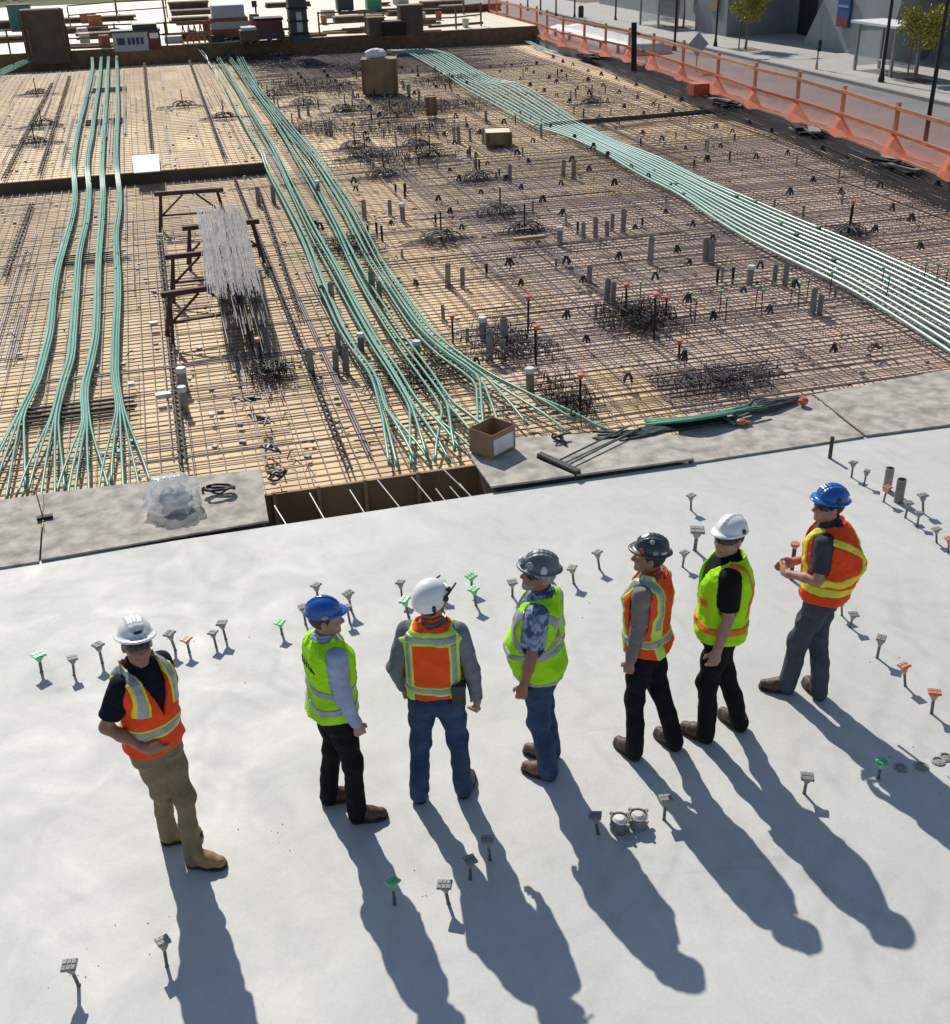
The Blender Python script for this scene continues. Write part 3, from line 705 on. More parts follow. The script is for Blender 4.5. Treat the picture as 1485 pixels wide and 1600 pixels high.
for i, (px, py) in enumerate(((1000,478),(1079,495),(1086,505),(1124,492),(1134,502),(1180,486),(1190,490),(1236,470),(1247,480),(1261,468),(1296,462),(1376,455),(1384,470),(1443,446),(1462,448),(1476,456))):
    rod(ORD[i] + ' thin green-capped pin from the left, before the right conduits', px, py, .42, .008, 'insert_green')
# black bar chairs
ch = local_thing('bar_chair', '', 'bar chair')
m = MB()
for sx in (-1, 1):
    for sy in (-1, 1): m.tube([(sx*.075, sy*.055, 0), (sx*.05, sy*.03, .09), (sx*.022, sy*.012, .16)], .024, 5)
m.build('legs', 'chair_black', ch)
m = MB(); m.obox((0, 0, .165), (.09, .06, .05)); m.build('saddle', 'chair_black', ch)
spots = []
for xl in np.arange(5.6, 16.2, 1.05):
    for yl in np.arange(13.2, 47, 1.4):
        if random.random() < .75: spots.append((xl + random.uniform(-.10, .10), yl + random.uniform(-.35, .35)))
for k in range(8): spots.append((random.uniform(2.8, 4.8), random.uniform(12.4, 28)))
_cl = [(at(a_, b_, ZD) + at(c_, d_, ZD))/2 for (a_, b_), (c_, d_) in zip(E1, E2)]
def _near(x, y): return min(math.hypot(q.x - x, q.y - y) for q in [u.lerp(v, f_) for u, v in zip(_cl, _cl[1:]) for f_ in (0, .25, .5, .75)]) < .75
spots = [s_ for s_ in spots if not _near(*s_) and not (s_[0] < STEP_X and s_[1] > STEP_T - .2)][:285]
for i, (x, y) in enumerate(spots):
    o = ch if i == 0 else copy_tree(ch)
    o.location = (x, y, ZR + .02 if x < 5 else ZR + .09); o.rotation_euler = (random.uniform(-.2, .2), 0, random.uniform(0, 6)); k = random.uniform(.55, .85); o.scale = (k, k, k)
    reg = 'beside the middle conduits' if x < 5.2 else (('near' if y < 20 else 'midway' if y < 30 else 'far out') + (' between the conduit runs' if x < 11 else ' towards the fence'))
    o['label'] = 'small black bar chair on the rebar, ' + reg; o['group'] = 'bar chairs on the rebar ' + reg
# humps of bars over columns with an upright rod
def hump(label, px, py, w=.55, h=.28, n=7, rod_h=.55):
    p = deck_pt(px, py); z = deck_z(p.x, p.y) + .07; root = thing('hump_cage', label, 'rebar cage', (p.x, p.y, z), group='humped rebar cages over the columns')
    rr = w*.5
    for ax in (0, 1):
        mm = MB()
        for k in range(n + 6):
            f = random.uniform(-.92, .92); c = math.sqrt(1 - f*f)*random.uniform(.55, 1.15); sh_ = random.uniform(-.12, .12); pts = []
            for i in range(9):
                t = math.pi*i/8; u = math.cos(t)*rr*c*1.15 + sh_; v = f*rr + random.uniform(-.012, .012); zz = math.sin(t)*h*c*.72
                pts.append((p.x + (u if ax == 0 else v), p.y + (v if ax == 0 else u), z + zz + random.uniform(0, .012)))
            mm.tube(pts, .0085, 4)
        tag(mm.build('arched_bars' if ax == 0 else 'cross_arched_bars', 'rebar_mauve' if ax else 'rebar_dark', root), kind='stuff')
    for k in range(6):
        off = (k - 2.5)*.06; e = random.uniform(-.15, .15)
        mm = MB(); mm.tube([(p.x - w*1.15 + e, p.y + off, z - .03), (p.x - w*.5, p.y + off, z), (p.x + w*.5, p.y + off, z), (p.x + w*1.15 + e, p.y + off, z - .03)], .010, 4); mm.build('flat_bar', 'rebar_mauve', root)
    if rod_h:
        mm = MB(); mm.tube([(p.x, p.y, z), (p.x, p.y, z + rod_h)], .017, 6); mm.build('upright_rod', 'rebar_black', root)
HP = [(555,232,1),(571,246,1),(600,276,1),(651,228,1),(672,246,1),(745,282,1),(782,336,1.05),(820,364,1.05),(690,376,1.05),(1326,367,.9),(925,162,1),(430,150,1.2),(475,165,1.2),(540,175,1.2),(610,185,1.2)]
for i, (px, py, k) in enumerate(sorted(HP)): hump(ORD[i] + ' black humped rebar cage from the left on the middle and right deck', px, py, .62*k, .27*k)
for i, (px, py) in enumerate(((57,147),(66,197),(55,224),(286,166),(350,184))): hump(ORD[i] + ' dark humped rebar cage from the left on the raised deck', px, py, .6, .22, 5, .5)
def tangle(label, px, py, w, d, n, h=.22, seed=0, mat='rebar_dark'):
    rnd = random.Random(seed); p = deck_pt(px, py); z = deck_z(p.x, p.y) + .10; root = thing('bar_tangle', label, 'rebar cage', (p.x, p.y, z), group='dense tangled rebar over the columns')
    mm = MB()
    for k in range(int(n*3.2)):
        a = max(-1.4, min(1.4, rnd.gauss(0, .55)))*w; b = max(-1.4, min(1.4, rnd.gauss(0, .55)))*d; l = rnd.uniform(.05, .17); an = rnd.choice((0, math.pi/2)) + rnd.uniform(-.35, .35); hh = h*rnd.uniform(.3, .8)
        dx, dy = math.cos(an)*l, math.sin(an)*l
        mm.tube([(p.x + a - dx, p.y + b - dy, z - .02), (p.x + a - dx*.6, p.y + b - dy*.6, z + hh), (p.x + a + dx*.6, p.y + b + dy*.6, z + hh), (p.x + a + dx, p.y + b + dy, z - .02)], rnd.uniform(.005, .0075), 4)
    tag(mm.build('bent_bars', mat, root), kind='stuff')
    for k in range(7):
        f = k/6*2 - 1
        mm = MB(); mm.tube([(p.x - w*1.4, p.y + f*d, z + .03), (p.x + w*1.4, p.y + f*d + rnd.uniform(-.05, .05), z + .03)], .009, 4); mm.build('long_bar', 'rebar_black', root)
tangle('dense black bar tangle around the three red-capped rods', 1000, 505, .50, .62, 60, .24, 1)
tangle('low dark bar tangle behind the green hoses', 1125, 600, .65, .40, 48, .16, 2, 'rebar_mauve')
tangle('dark bar tangle with the red-capped rod beyond the sawhorse shadow', 425, 590, .24, .28, 22, .22, 3)
tangle('dark bar tangle right of the fanned middle conduits', 800, 545, .45, .8, 42, .22, 4, 'rebar_mauve')
tangle('dark bar tangle around the red-capped rod near the box', 890, 630, .26, .55, 22, .22, 5)
tangle('dark bars below the middle conduits by the fan', 650, 590, .5, .6, 40, .12, 6)
tangle('dark bars crossing under the middle conduits higher up', 545, 392, .45, .6, 34, .2, 7)
for i, (px, py, lb) in enumerate(((690,170,'far dark bar tangle behind the small upright box'),(470,135,'far dark bar tangle right of the middle conduits'),(440,105,'farthest dark bar tangle near the far deck edge'),(640,205,'dark bar tangle in front of the tall plywood box'),(520,140,'far dark bar tangle left of the tall plywood box'),(560,108,'far mauve bar tangle left above the tall plywood box'),(700,128,'far mauve bar tangle beside the right conduits near their start'),(400,92,'mauve bar tangle at the far end of the middle conduits'),(620,170,'mauve bar tangle under the tall plywood box front'),(490,205,'mauve bar tangle right of the middle conduits, halfway out'),(600,250,'mauve bar tangle among the humped cages'))):
    tangle(lb, px, py, 1.3, 1.2, 60, .22, 20 + i, 'rebar_mauve')
# small loose litter: tie-wire twists, offcuts
for i, (px, py, lb) in enumerate(((413,663,'small black wire twist on the rebar left of the pit, farther one'),(424,703,'small black wire twist on the rebar left of the pit, nearer one'),(435,747,'black wire twist beside the corner of the pit'),(398,628,'thin black wire loop beyond the pit'),(1363,545,'black bent support at the right before the pale board'),(878,688,'black cable twist on the dusty board by the broom'))):
    onb = px > 860 and px < 900; z = .07 if onb else -.10; p = at(px, py, z); rnd = random.Random(i); pts = [p + Vector((rnd.uniform(-.12, .12), rnd.uniform(-.12, .12), rnd.uniform(0, .06))) for _ in range(9)]
    mm = MB(); mm.tube(smooth_path(pts, 3), .014, 5); tag(mm.build('wire_twist', 'black_plastic'), lb, 'wire')
m = MB(); a = at(803, 374, -.1); b = at(852, 369, -.1); m.beam(a, b, .10, .06); tag(m.build('lumber_offcut', 'lumber'), 'pale yellow lumber offcut lying right of the middle conduits', 'lumber')
for i, (px, py, w) in enumerate(((255,617,.20),(330,648,.05),(205,600,.08),(240,505,.12))):
    p = at(px, py, -.12); m = MB(); m.obox(p, (w, .10, .05), .1); tag(m.build('white_block', 'sleeve_white'), ('largest', 'rightmost', 'leftmost', 'farthest')[i] + ' small white block between the left ribbons and the sawhorses', 'block')

# scraps of tie wire, offcuts and spacers strewn over the mat: far too small to tell apart
rnd = random.Random(41); m = MB(); m2 = MB()
for k in range(1500):
    x = rnd.uniform(-6, 16.5); y = 11.8 + 30*rnd.random()**1.5
    if x < STEP_X and y > STEP_T - .3: z = ZR + STEP_H
    else: z = ZR
    if rnd.random() < .62:
        l = rnd.uniform(.04, .22); a = rnd.uniform(0, 3.14); c = Vector((x, y, z + .03)); d = Vector((math.cos(a)*l, math.sin(a)*l, rnd.uniform(-.01, .05))); m.tube([c - d*.5, c + Vector((0, 0, rnd.uniform(0, .05))), c + d*.5], rnd.uniform(.005, .010), 4)
    else: m2.obox((x, y, z + .02), (rnd.uniform(.03, .09), rnd.uniform(.03, .07), rnd.uniform(.02, .05)), rnd.uniform(0, 6))
tag(m.build('wire_scraps', 'rebar_dark'), 'scraps of dark tie wire strewn over the rebar mat', 'scraps', kind='stuff')
tag(m2.build('spacer_scraps', 'sleeve'), 'small grey spacers and crumbs strewn over the rebar mat', 'scraps', kind='stuff')
# short dark upright stubs standing in rows on the right-hand mat
for i in range(130):
    x = rnd.choice((3.9, 5.2, 6.4, 7.6, 8.9, 10.2, 12.4, 13.6, 15.0)) + rnd.uniform(-.2, .2); y = rnd.uniform(15, 46)
    if _near(x, y): x -= 1.6
    h = rnd.uniform(.16, .34); mm = MB(); mm.lathe((0, 0, 0), [(.028, 0), (.024, .02), (.024, h - .02), (.030, h - .018), (.030, h)], 7)
    o = mm.build('stub_sleeve', rnd.choice(('rebar_black', 'sleeve', 'sleeve'))); o.location = (x, y, ZD); tag(o, 'short thin stub sleeve standing in the ' + ('nearer' if y < 24 else 'farther') + (' rows between the conduit runs' if x < 10.5 else ' rows beyond the right conduits'), 'stub sleeve', 'stub sleeves in the ' + ('nearer' if y < 24 else 'farther') + (' rows between the conduit runs' if x < 10.5 else ' rows beyond the right conduits'))
# ================================================================== objects on the boards
# cardboard box, open
p = at(770, 702, .06); root = thing('cardboard_box', 'open brown cardboard box with a white label beside the pit', 'box', tuple(p), 0)
yw = R(33) ; w, d, h = .40, .34, .29
def loc2(u, v, z): return (p.x + u*math.cos(yw) - v*math.sin(yw), p.y + u*math.sin(yw) + v*math.cos(yw), p.z + z)
for (u0, v0, u1, v1) in ((-w/2, -d/2, w/2, -d/2), (w/2, -d/2, w/2, d/2), (w/2, d/2, -w/2, d/2), (-w/2, d/2, -w/2, -d/2)):
    m = MB(); m.beam(loc2(u0, v0, h/2), loc2(u1, v1, h/2), .006, h); m.build('side', 'cardboard', root)
m = MB(); m.beam(loc2(-w/2, 0, .005), loc2(w/2, 0, .005), d - .01, .006); m.build('bottom', 'cardboard', root)
m = MB(); m.beam(loc2(-w*.44, -d/2 - .005, h*.44), loc2(w*.40, -d/2 - .005, h*.44), .003, h*.66); m.build('paper_label', 'paper', root)
# push broom
a = at(843, 710, .085); b = at(904, 738, .085); root = thing('push_broom', 'push broom with a dark head and twin green handles on the dusty board', 'broom', tuple(a))
m = MB(); m.beam(a, b, .07, .05); m.build('head', 'black_plastic', root)
m = MB(); m.beam(a + Vector((0, 0, -.03)), b + Vector((0, 0, -.03)), .09, .03); m.build('bristles', 'rebar_black', root)
for (q0, q1) in (((868, 722), (985, 665)), ((885, 728), (1002, 668))):
    m = MB(); m.tube([at(*q0, .10), at(*q1, .10)], .011, 6); m.build('handle', 'dark_green', root)
# hoses and rods lying on the board's far edge
random.seed(31)
root = thing('hose_bundle', 'bundle of green hoses lying along the far edge of the boards', 'hoses', tuple(at(1090, 645, .08)))
for k in range(9):
    pts = [at(1015 + random.uniform(-8, 8), 657 + k*.9, .05), at(1080, 652 + k*.5, .08 + .012*k), at(1130, 643 + k*.6, .09 + .01*k), at(1185 + random.uniform(-15, 15), 632 + k*.8, .07 + .008*k)]
    m = MB(); m.tube(smooth_path(pts, 4), .019, 6); m.build('hose', 'net_green' if k % 4 == 0 else 'dark_green', root, True)
root = thing('cable_bundle', 'heap of black cables and bars beside the green hoses', 'cables', tuple(at(1000, 680, .06)))
for k in range(14):
    x0 = random.uniform(925, 970); y0 = random.uniform(672, 690)
    pts = [at(x0, y0, .05), at(1010 + random.uniform(-10, 10), 674 + random.uniform(-6, 6), .07), at(1070 + random.uniform(-10, 20), 663 + random.uniform(-5, 5), .06), at(1140 + random.uniform(-10, 10), 655 + random.uniform(-3, 3), .05)]
    m = MB(); m.tube(smooth_path(pts, 4), .018, 5); m.build('cable', 'black_plastic' if k % 2 else 'dark_green', root, True)
for k in range(12):
    pts = [at(1172 + random.uniform(-5, 8), 634 + random.uniform(-6, 6), .07 + .01*(k % 4))] + [at(1200 + random.uniform(-15, 15), 630 + random.uniform(-6, 8), .09), at(1235 + random.uniform(-10, 20), 624 + random.uniform(-5, 8), .06)]
    m = MB(); m.tube(smooth_path(pts, 4), .026, 5); m.build('cable', 'black_plastic', root, True)
p = at(1256, 627, .09); m = MB(); m.lathe(p, [(.03, -.05), (.055, -.02), (.06, .02), (.03, .05)], 10); tag(m.build('hose_coupling', 'red_cap'), 'red hose coupling at the right end of the cable heap', 'coupling')
p = at(1157, 660, .06); root = thing('work_glove', 'orange work glove lying in front of the cable heap', 'glove', tuple(p))
m = MB(); m.lathe(p, [(.03, -.02), (.075, .0), (.06, .035), (.02, .045)], 9, .3); m.build('palm', 'insert_orange', root, True)
for k in range(4):
    m = MB(); m.tube([p + Vector((.04, -.04 + .025*k, .01)), p + Vector((.12 + .01*(k % 2), -.06 + .04*k, .0))], .013, 6); m.build('finger', 'insert_orange', root, True)
for i, (q0, q1) in enumerate((((1123, 642), (1148, 664)), ((1143, 640), (1156, 662)))):
    m = MB(); m.beam(at(*q0, .13), at(*q1, .05), .035, .03); tag(m.build('pry_tool', 'steel'), ('left', 'right')[i] + ' grey pry tool leaning off the green hoses', 'tool')
# clear plastic bag with wire coils beside it
def blob_mesh(c, rad, seed, nu=36, nv=22, amp=.12):
    rnd = np.random.RandomState(seed); K = rnd.normal(size=(14, 3)); K /= np.linalg.norm(K, axis=1)[:, None]; A = rnd.uniform(.4, 1, 14); Fq = rnd.uniform(2.5, 9, 14); P0 = rnd.uniform(0, 6, 14)
    V = []; Q = []
    for i in range(nv):
        th = math.pi*(i + .02)/(nv - 1 + .04)
        for j in range(nu):
            ph = 2*math.pi*j/nu; n = np.array([math.sin(th)*math.cos(ph), math.sin(th)*math.sin(ph), math.cos(th)])
            k = 1 + amp*np.sum(A*(1 - np.abs(np.sin(Fq*(K@n) + P0)))*.25 - .1)
            q = n*rad*k; z = max(q[2], -rad[2]*.55)
            V.append((c[0] + q[0], c[1] + q[1], c[2] + z))
    for i in range(nv - 1):
        for j in range(nu): Q.append((i*nu + j, i*nu + (j+1) % nu, (i+1)*nu + (j+1) % nu, (i+1)*nu + j)[::-1])
    return V, Q
p = at(272, 792, .03); root = thing('plastic_bag', 'crumpled clear plastic bag of packaging on the dusty board', 'bag', tuple(p))
V, Q = blob_mesh((0, 0, .14), np.array((.33, .27, .25)), 5, 72, 44, amp=.30)
o = link_mesh('bag_film', np_mesh('bag_film', V, Q), 'clear_plastic', root, True)
V, Q = blob_mesh((0.02, 0.0, .10), np.array((.20, .17, .15)), 8, 20, 12, .4)
o = link_mesh('bag_contents', np_mesh('bag_contents', V, Q), 'grey_panel', root, True)
rnd = random.Random(3); p = at(343, 770, .06)
pts = [p + Vector((.16*math.cos(k*.9) + rnd.uniform(-.03, .03), .07*math.sin(k*.9) + rnd.uniform(-.02, .02), .02 + .06*rnd.random())) for k in range(26)]
m = MB(); m.tube(smooth_path(pts, 3), .012, 5); tag(m.build('wire_coil', 'black_plastic', None, True), 'tangled black wire coil next to the plastic bag', 'wire')
p = at(70, 808, .05); m = MB(); m.obox(p, (.16, .06, .03), .1); m.tube([p + Vector((-.02, 0, .01)), p + Vector((-.03, .02, .28))], .006, 5); tag(m.build('form_clamp', 'rebar_black'), 'small black clamp with an upright pin on the left board', 'clamp')
m = MB(); a = at(1297, 716, 0); m.tube([a, a + Vector((.0, .0, .26))], .022, 8); tag(m.build('stub_post', 'pole_black'), 'short black stub post at the far edge of the slab', 'post')

# ================================================================== cast-in inserts on the slab
def make_insert(color, hgt=.19):
    root = local_thing('slab_insert', '', 'slab insert')
    m = MB(); m.lathe((0, 0, 0), [(.016, 0), (.012, .01), (.012, hgt - .05)], 8); m.build('stem', 'stem', root)
    m = MB(); m.lathe((0, 0, hgt), [(.014, -.07), (.026, -.045), (.036, -.02), (.040, -.008)], 10); m.build('flare', color, root)
    m = MB(); m.obox((0, 0, hgt), (.092, .080, .014)); pl = m.build('plate', color, root)
    m = MB()
    for sx in (-1, 0, 1):
        for sy in (-1, 1): m.obox((sx*.029, sy*.020, hgt + .009), (.024, .031, .006))
    m.build('nail_bosses', color, root)
    return root
prot = {c: make_insert('insert_' + c) for c in ('grey', 'green', 'orange')}; used = {c: False for c in prot}
random.seed(5)
ROWS = [
 ('behind the khaki-trousered man', [(65,1050,'green',1.1),(116,1055,'grey',1),(160,1036,'grey',1.05),(205,1042,'green',1),(274,1016,'grey',1),(296,1019,'orange',.9),(338,1011,'grey',1),(353,999,'grey',1)]),
 ('behind the blue-capped and white-helmeted men', [(441,991,'green',1),(478,976,'grey',1.1),(498,942,'grey',1),(549,953,'grey',1),(547,973,'grey',.9),(629,938,'grey',1),(639,964,'green',1.1),(692,932,'green',1),(738,921,'green',1),(744,946,'green',1)]),
 ('behind the grey-hatted man', [(801,932,'grey',1),(897,912,'grey',1),(937,889,'grey',.95),(1067,886,'grey',.95)]),
 ('behind the white-capped man', [(1086,860,'grey',1.5),(1080,797,'grey',.95)]),
 ('at the upper right edge', [(1331,746,'grey',.9),(1350,759,'grey',.9),(1381,784,'orange',.95),(1415,809,'grey',.95),(1443,802,'grey',1.1),(1434,823,'grey',1),(1464,848,'grey',.95),(1482,864,'orange',.95)]),
 ('right of the grey-jeaned man', [(1316,962,'grey',.9),(1328,980,'grey',.9),(1371,1028,'grey',1),(1415,1072,'orange',1),(1456,1115,'orange',1.05)]),
 ('among the right-hand shadows', [(1257,1240,'grey',1.0),(1373,1216,'green',1.0)]),
 ('in the centre foreground', [(617,1413,'green',1),(701,1412,'grey',1.05),(735,1374,'grey',1),(766,1344,'grey',1),(935,1303,'grey',.95),(1038,1281,'grey',1)]),
 ('in the left foreground', [(123,1540,'grey',1.05),(261,1510,'grey',1.0)])]
for where, lst in ROWS:
    cnt = {}; tot = {c: sum(1 for l in lst if l[2] == c) for c in prot}
    for (px, py, c, k) in lst:
        p = at(px, py, 0); o = prot[c] if not used[c] else copy_tree(prot[c]); used[c] = True
        o.location = p; o.rotation_euler = (random.uniform(-.14, .14), random.uniform(-.16, .12), random.uniform(-.9, .9)); kk = k*random.uniform(.88, .98); o.scale = (kk*random.uniform(.88, 1.08), kk*random.uniform(.88, 1.08), kk*random.uniform(.85, 1.1))
        i = cnt.get(c, 0); cnt[c] = i + 1
        col = {'grey': 'grey square-topped', 'green': 'green', 'orange': 'orange'}[c]
        o['label'] = (ORD[i] + ' ' if tot[c] > 1 else '') + col + ' slab insert ' + ('from the left ' if tot[c] > 1 else '') + where
        o['group'] = 'slab inserts cast into the concrete'
p = at(1236, 905, 0); root = thing('slab_insert', 'tall orange-topped slab insert in front of the man in grey jeans', 'slab insert', tuple(p), group='slab inserts cast into the concrete')
m = MB(); m.tube([p, p + Vector((0, 0, .34))], .019, 8); m.build('stem', 'pole_black', root)
m = MB(); m.lathe(p, [(.02, .33), (.042, .36), (.042, .385)], 10); m.build('cap', 'insert_orange', root)
for i, (px, py, h, r) in enumerate(((1386, 766, .26, .045), (1404, 784, .26, .048))):
    p = at(px, py, 0); root = thing('pipe_sleeve', ('left', 'right')[i] + ' tall grey-green pipe sleeve standing on the slab at the right edge', 'pipe sleeve', tuple(p), group='pipe sleeves standing on the slab')
    m = MB(); m.lathe(p, [(r, 0), (r, h), (r*.85, h), (r*.85, h - .04)], 14); m.build('tube', 'sleeve', root)
for i, (px, py) in enumerate(((968, 1296), (997, 1290))):
    p = at(px, py, 0); root = thing('sleeve_can', ('left', 'right')[i] + ' of the two short grey sleeve cans in the grey-hatted man\'s shadow', 'sleeve can', tuple(p), group='short sleeve cans in the slab')
    m = MB(); m.lathe(p, [(.066, 0), (.066, .012), (.062, .016), (.062, .085), (.066, .09), (.066, .1), (.058, .1), (.055, .08)], 16); m.build('can', 'sleeve', root)
    m = MB(); m.lathe(p + Vector((0, 0, .08)), [(.05, 0), (.05, .012), (.03, .03), (.0, .032)], 12); m.build('lid_knob', 'sleeve_white', root)
    for k in range(4):
        t = k*math.pi/2 + .4; m = MB(); m.obox(p + Vector((.072*math.cos(t), .072*math.sin(t), .09)), (.03, .02, .02), t); m.build('lug', 'insert_grey', root)
# flush anchor rings and mortar crumbs
for i, (px, py) in enumerate(((1440, 1198), (1466, 1190), (1478, 1184), (1408, 1200))):
    p = at(px, py, 0); m = MB(); m.lathe(p, [(.05, 0), (.052, .008), (.034, .014), (.030, .004), (.012, .006)], 12); tag(m.build('flush_cap', 'insert_grey'), ORD[i] + ' flush grey cap from the left beyond the green insert at the right edge' if False else (('second', 'third', 'last', 'first')[i] + ' flush grey cap right of the green insert in shadow'), 'cap', 'flush caps at the right edge')
m = MB(); rnd = random.Random(9)
for k in range(90):
    cx, cy = rnd.choice(((1440, 1196), (1000, 1278), (1020, 1262), (700, 1390), (270, 1440), (120, 1500), (330, 1020), (900, 930), (1380, 1010), (800, 1330), (430, 1300)))
    p = at(cx + rnd.gauss(0, 45), cy + rnd.gauss(0, 22), 0); s = rnd.uniform(.002, .006)
    m.obox(p + Vector((0, 0, s*.4)), (s*rnd.uniform(1, 2), s, s), rnd.uniform(0, 6))
tag(m.build('mortar_crumbs', 'insert_grey'), 'scattered grey mortar crumbs on the slab', 'crumbs', kind='stuff')

# ================================================================== boxes on the deck
def crate(label, px0, px1, pyb, pyt, depth, z, mat='ply_face', name='plywood_box', lid=None, open_top=False):
    a = at(px0, pyb, z); b = at(px1, pyb, z); w = (b - a).length; c = (a + b)/2; yw = math.atan2(b.y - a.y, b.x - a.x)*.55
    h = (pyb - pyt)*(c - CP).length/FPX*.82; root = thing(name, label, 'box', (c.x, c.y + depth/2, z)); q = Vector((c.x, c.y + depth/2, z))
    def L3(u, v, zz): return (q.x + u*math.cos(yw) - v*math.sin(yw), q.y + u*math.sin(yw) + v*math.cos(yw), z + zz)
    for (u0, v0, u1, v1, nm) in ((-w/2, -depth/2, w/2, -depth/2, 'front_panel'), (w/2, -depth/2, w/2, depth/2, 'side_panel'), (w/2, depth/2, -w/2, depth/2, 'back_panel'), (-w/2, depth/2, -w/2, -depth/2, 'side_panel')):
        m = MB(); m.beam(L3(u0, v0, h/2 + .03), L3(u1, v1, h/2 + .03), .025, h); m.build(nm, mat, root)
    m = MB(); m.beam(L3(-w/2 + .02, 0, (h if not open_top else h*.55)), L3(w/2 - .02, 0, (h if not open_top else h*.55)), depth - .04, .022); m.build('lid' if not open_top else 'inner_board', lid or mat, root)
    for u in (-w/2 + .05, w/2 - .05):
        m = MB(); m.beam(L3(u, -depth/2 - .03, .02), L3(u, -depth/2 - .03, h), .06, .03, (0, 1, 0)); m.build('batten', 'lumber_dark', root)
    return q, w, h
q, w, h = crate('tall brown plywood box with a white sack on top, far middle deck', 574, 626, 148, 90, 1.0, -.17)
m = MB(); V, Q = blob_mesh((q.x - .1, q.y, q.z + h + .14), np.array((.42, .32, .22)), 4, 22, 14, .3)
tag(link_mesh('white_sack', np_mesh('white_sack', V, Q), 'paper', None, True), 'white sack lying on the tall plywood box', 'sack')
crate('small upright brown box right of the tall plywood box', 669, 685, 182, 150, .35, -.17)
crate('low open wooden box with a pale top on the deck', 765, 805, 228, 206, .8, -.17, 'ply_face', 'wooden_box', 'far_ply')
a = at(210, 272, .10); b = at(251, 270, .10); m = MB()
m.hexa([(a.x, a.y - .25, .16), (b.x, a.y - .25, .16), (b.x + .02, a.y + 1.9, .17), (a.x - .03, a.y + 1.9, .17), (a.x, a.y - .25, .182), (b.x, a.y - .25, .182), (b.x + .02, a.y + 1.9, .192), (a.x - .03, a.y + 1.9, .192)])
tag(m.build('plywood_offcut', 'sleeve_white'), 'white plywood offcut overhanging the step of the raised deck', 'plywood')

# ================================================================== far deck things
def F(px, py): return at(px, py, FAR_Z)
p = at(78, 90, .3); root = thing('column_form', 'tall dark brown plywood column form standing at the far left', 'column form', (p.x, p.y, .05))
m = MB(); m.box(p.x - .92, p.x + .82, p.y, p.y + .9, .05, 2.15); m.build('panels', 'dark_ply', root)
for u in (-.85, .74): m = MB(); m.box(p.x + u - .04, p.x + u + .04, p.y - .05, p.y - .002, .05, 2.2); m.build('stud', 'lumber_dark', root)
m = MB(); m.box(p.x - .8, p.x + .7, p.y + .1, p.y + .8, 2.152, 2.17); m.build('top_board', 'lumber_dark', root)
def guard(label, posts, hh=1.0):
    P = [F(*q) for q in posts]; root = thing('guard_rail', label, 'guard rail', tuple(P[0]))
    for q in P: m = MB(); m.box(q.x - .035, q.x + .035, q.y - .035, q.y + .035, FAR_Z, FAR_Z + hh); m.build('post', 'lumber_dark', root)
    for z in (.5, .95):
        for a, b in zip(P, P[1:]): m = MB(); m.beam((a.x, a.y - .055, FAR_Z + z), (b.x, b.y - .065, FAR_Z + z), .03, .06); m.build('rail', 'lumber_dark', root)
guard('timber guard rail along the far deck edge, left of the brown column form', [(-40, 90), (17, 86), (50, 84)])
guard('timber guard rail along the far deck edge between column form and orange stacks', [(110, 80), (184, 76), (262, 73), (330, 70)])
guard('timber guard rail along the far deck edge right of the dark column', [(500, 56), (572, 52), (645, 48), (713, 45), (752, 40)])
guard('timber guard rail across the middle of the far deck', [(110, 40), (184, 33), (262, 27)], .9)
def stack(label, px, py, w, d, n, mat='lumber_dark'):
    p = F(px, py); root = thing('lumber_stack', label, 'lumber', tuple(p), group='lumber stacks on the far deck')
    for k in range(n):
        m = MB(); m.obox((p.x, p.y + (k % 2)*.06, FAR_Z + .06 + k*.13), (w*random.uniform(.85, 1), d, .11), random.uniform(-.03, .03)); m.build('timber', mat, root)
for i, (px, py, w, n) in enumerate(((155, 33, 4.2, 2), (130, 50, 2.6, 2), (170, 58, 3.0, 2), (295, 12, 2.4, 3), (300, 22, 2.6, 2), (298, 34, 2.2, 2), (30, 64, 3.2, 2), (450, 10, 3, 2), (650, 22, 3.5, 2), (690, 12, 2.6, 3), (8, 44, 2.2, 3), (560, 32, 2.6, 2), (735, 18, 3.4, 3))):
    stack(ORD[i] + ' low dark lumber stack on the bright far deck' if False else 'low dark lumber stack ' + ('right of the column form, farthest', 'right of the column form, middle', 'right of the column form, nearest', 'at the far deck centre, farthest of three', 'at the far deck centre, second of three', 'at the far deck centre, nearest of three', 'left of the column form', 'behind the dark column', 'near the fence end, nearer one', 'near the fence end, farther one', 'at the left picture edge', 'behind the timber guard rail posts', 'beside the orange fence end')[i], px, py, w, .9, n)
# gang box with lettering and red end
p = F(216, 79); root = thing('site_box', 'long grey site box with dark lettering and a red end at the far deck', 'site box', (p.x, p.y, FAR_Z))
m = MB(); m.box(p.x - .95, p.x + .45, p.y, p.y + .8, FAR_Z, FAR_Z + .72); m.build('body', 'grey_panel', root)
m = MB(); m.box(p.x + .455, p.x + .98, p.y, p.y + .8, FAR_Z, FAR_Z + .72); m.build('red_end', 'maroon', root)
m = MB(); m.box(p.x - 1.0, p.x + 1.02, p.y - .05, p.y + .85, FAR_Z + .725, FAR_Z + .80); m.build('lid', 'steel_blue', root)
m = MB(); m.box(p.x - .1, p.x + .9, p.y + .1, p.y + .7, FAR_Z + .802, FAR_Z + 1.0); m.build('stacked_panel', 'steel_blue', root)
for k, (u, wd) in enumerate(((-.78, .30), (-.36, .12), (-.19, .12), (-.02, .12), (.16, .12))):
    m = MB(); m.box(p.x + u, p.x + u + wd, p.y - .012, p.y - .003, FAR_Z + .25, FAR_Z + .52)
    m.build('letter_block', 'letter_blue', root)
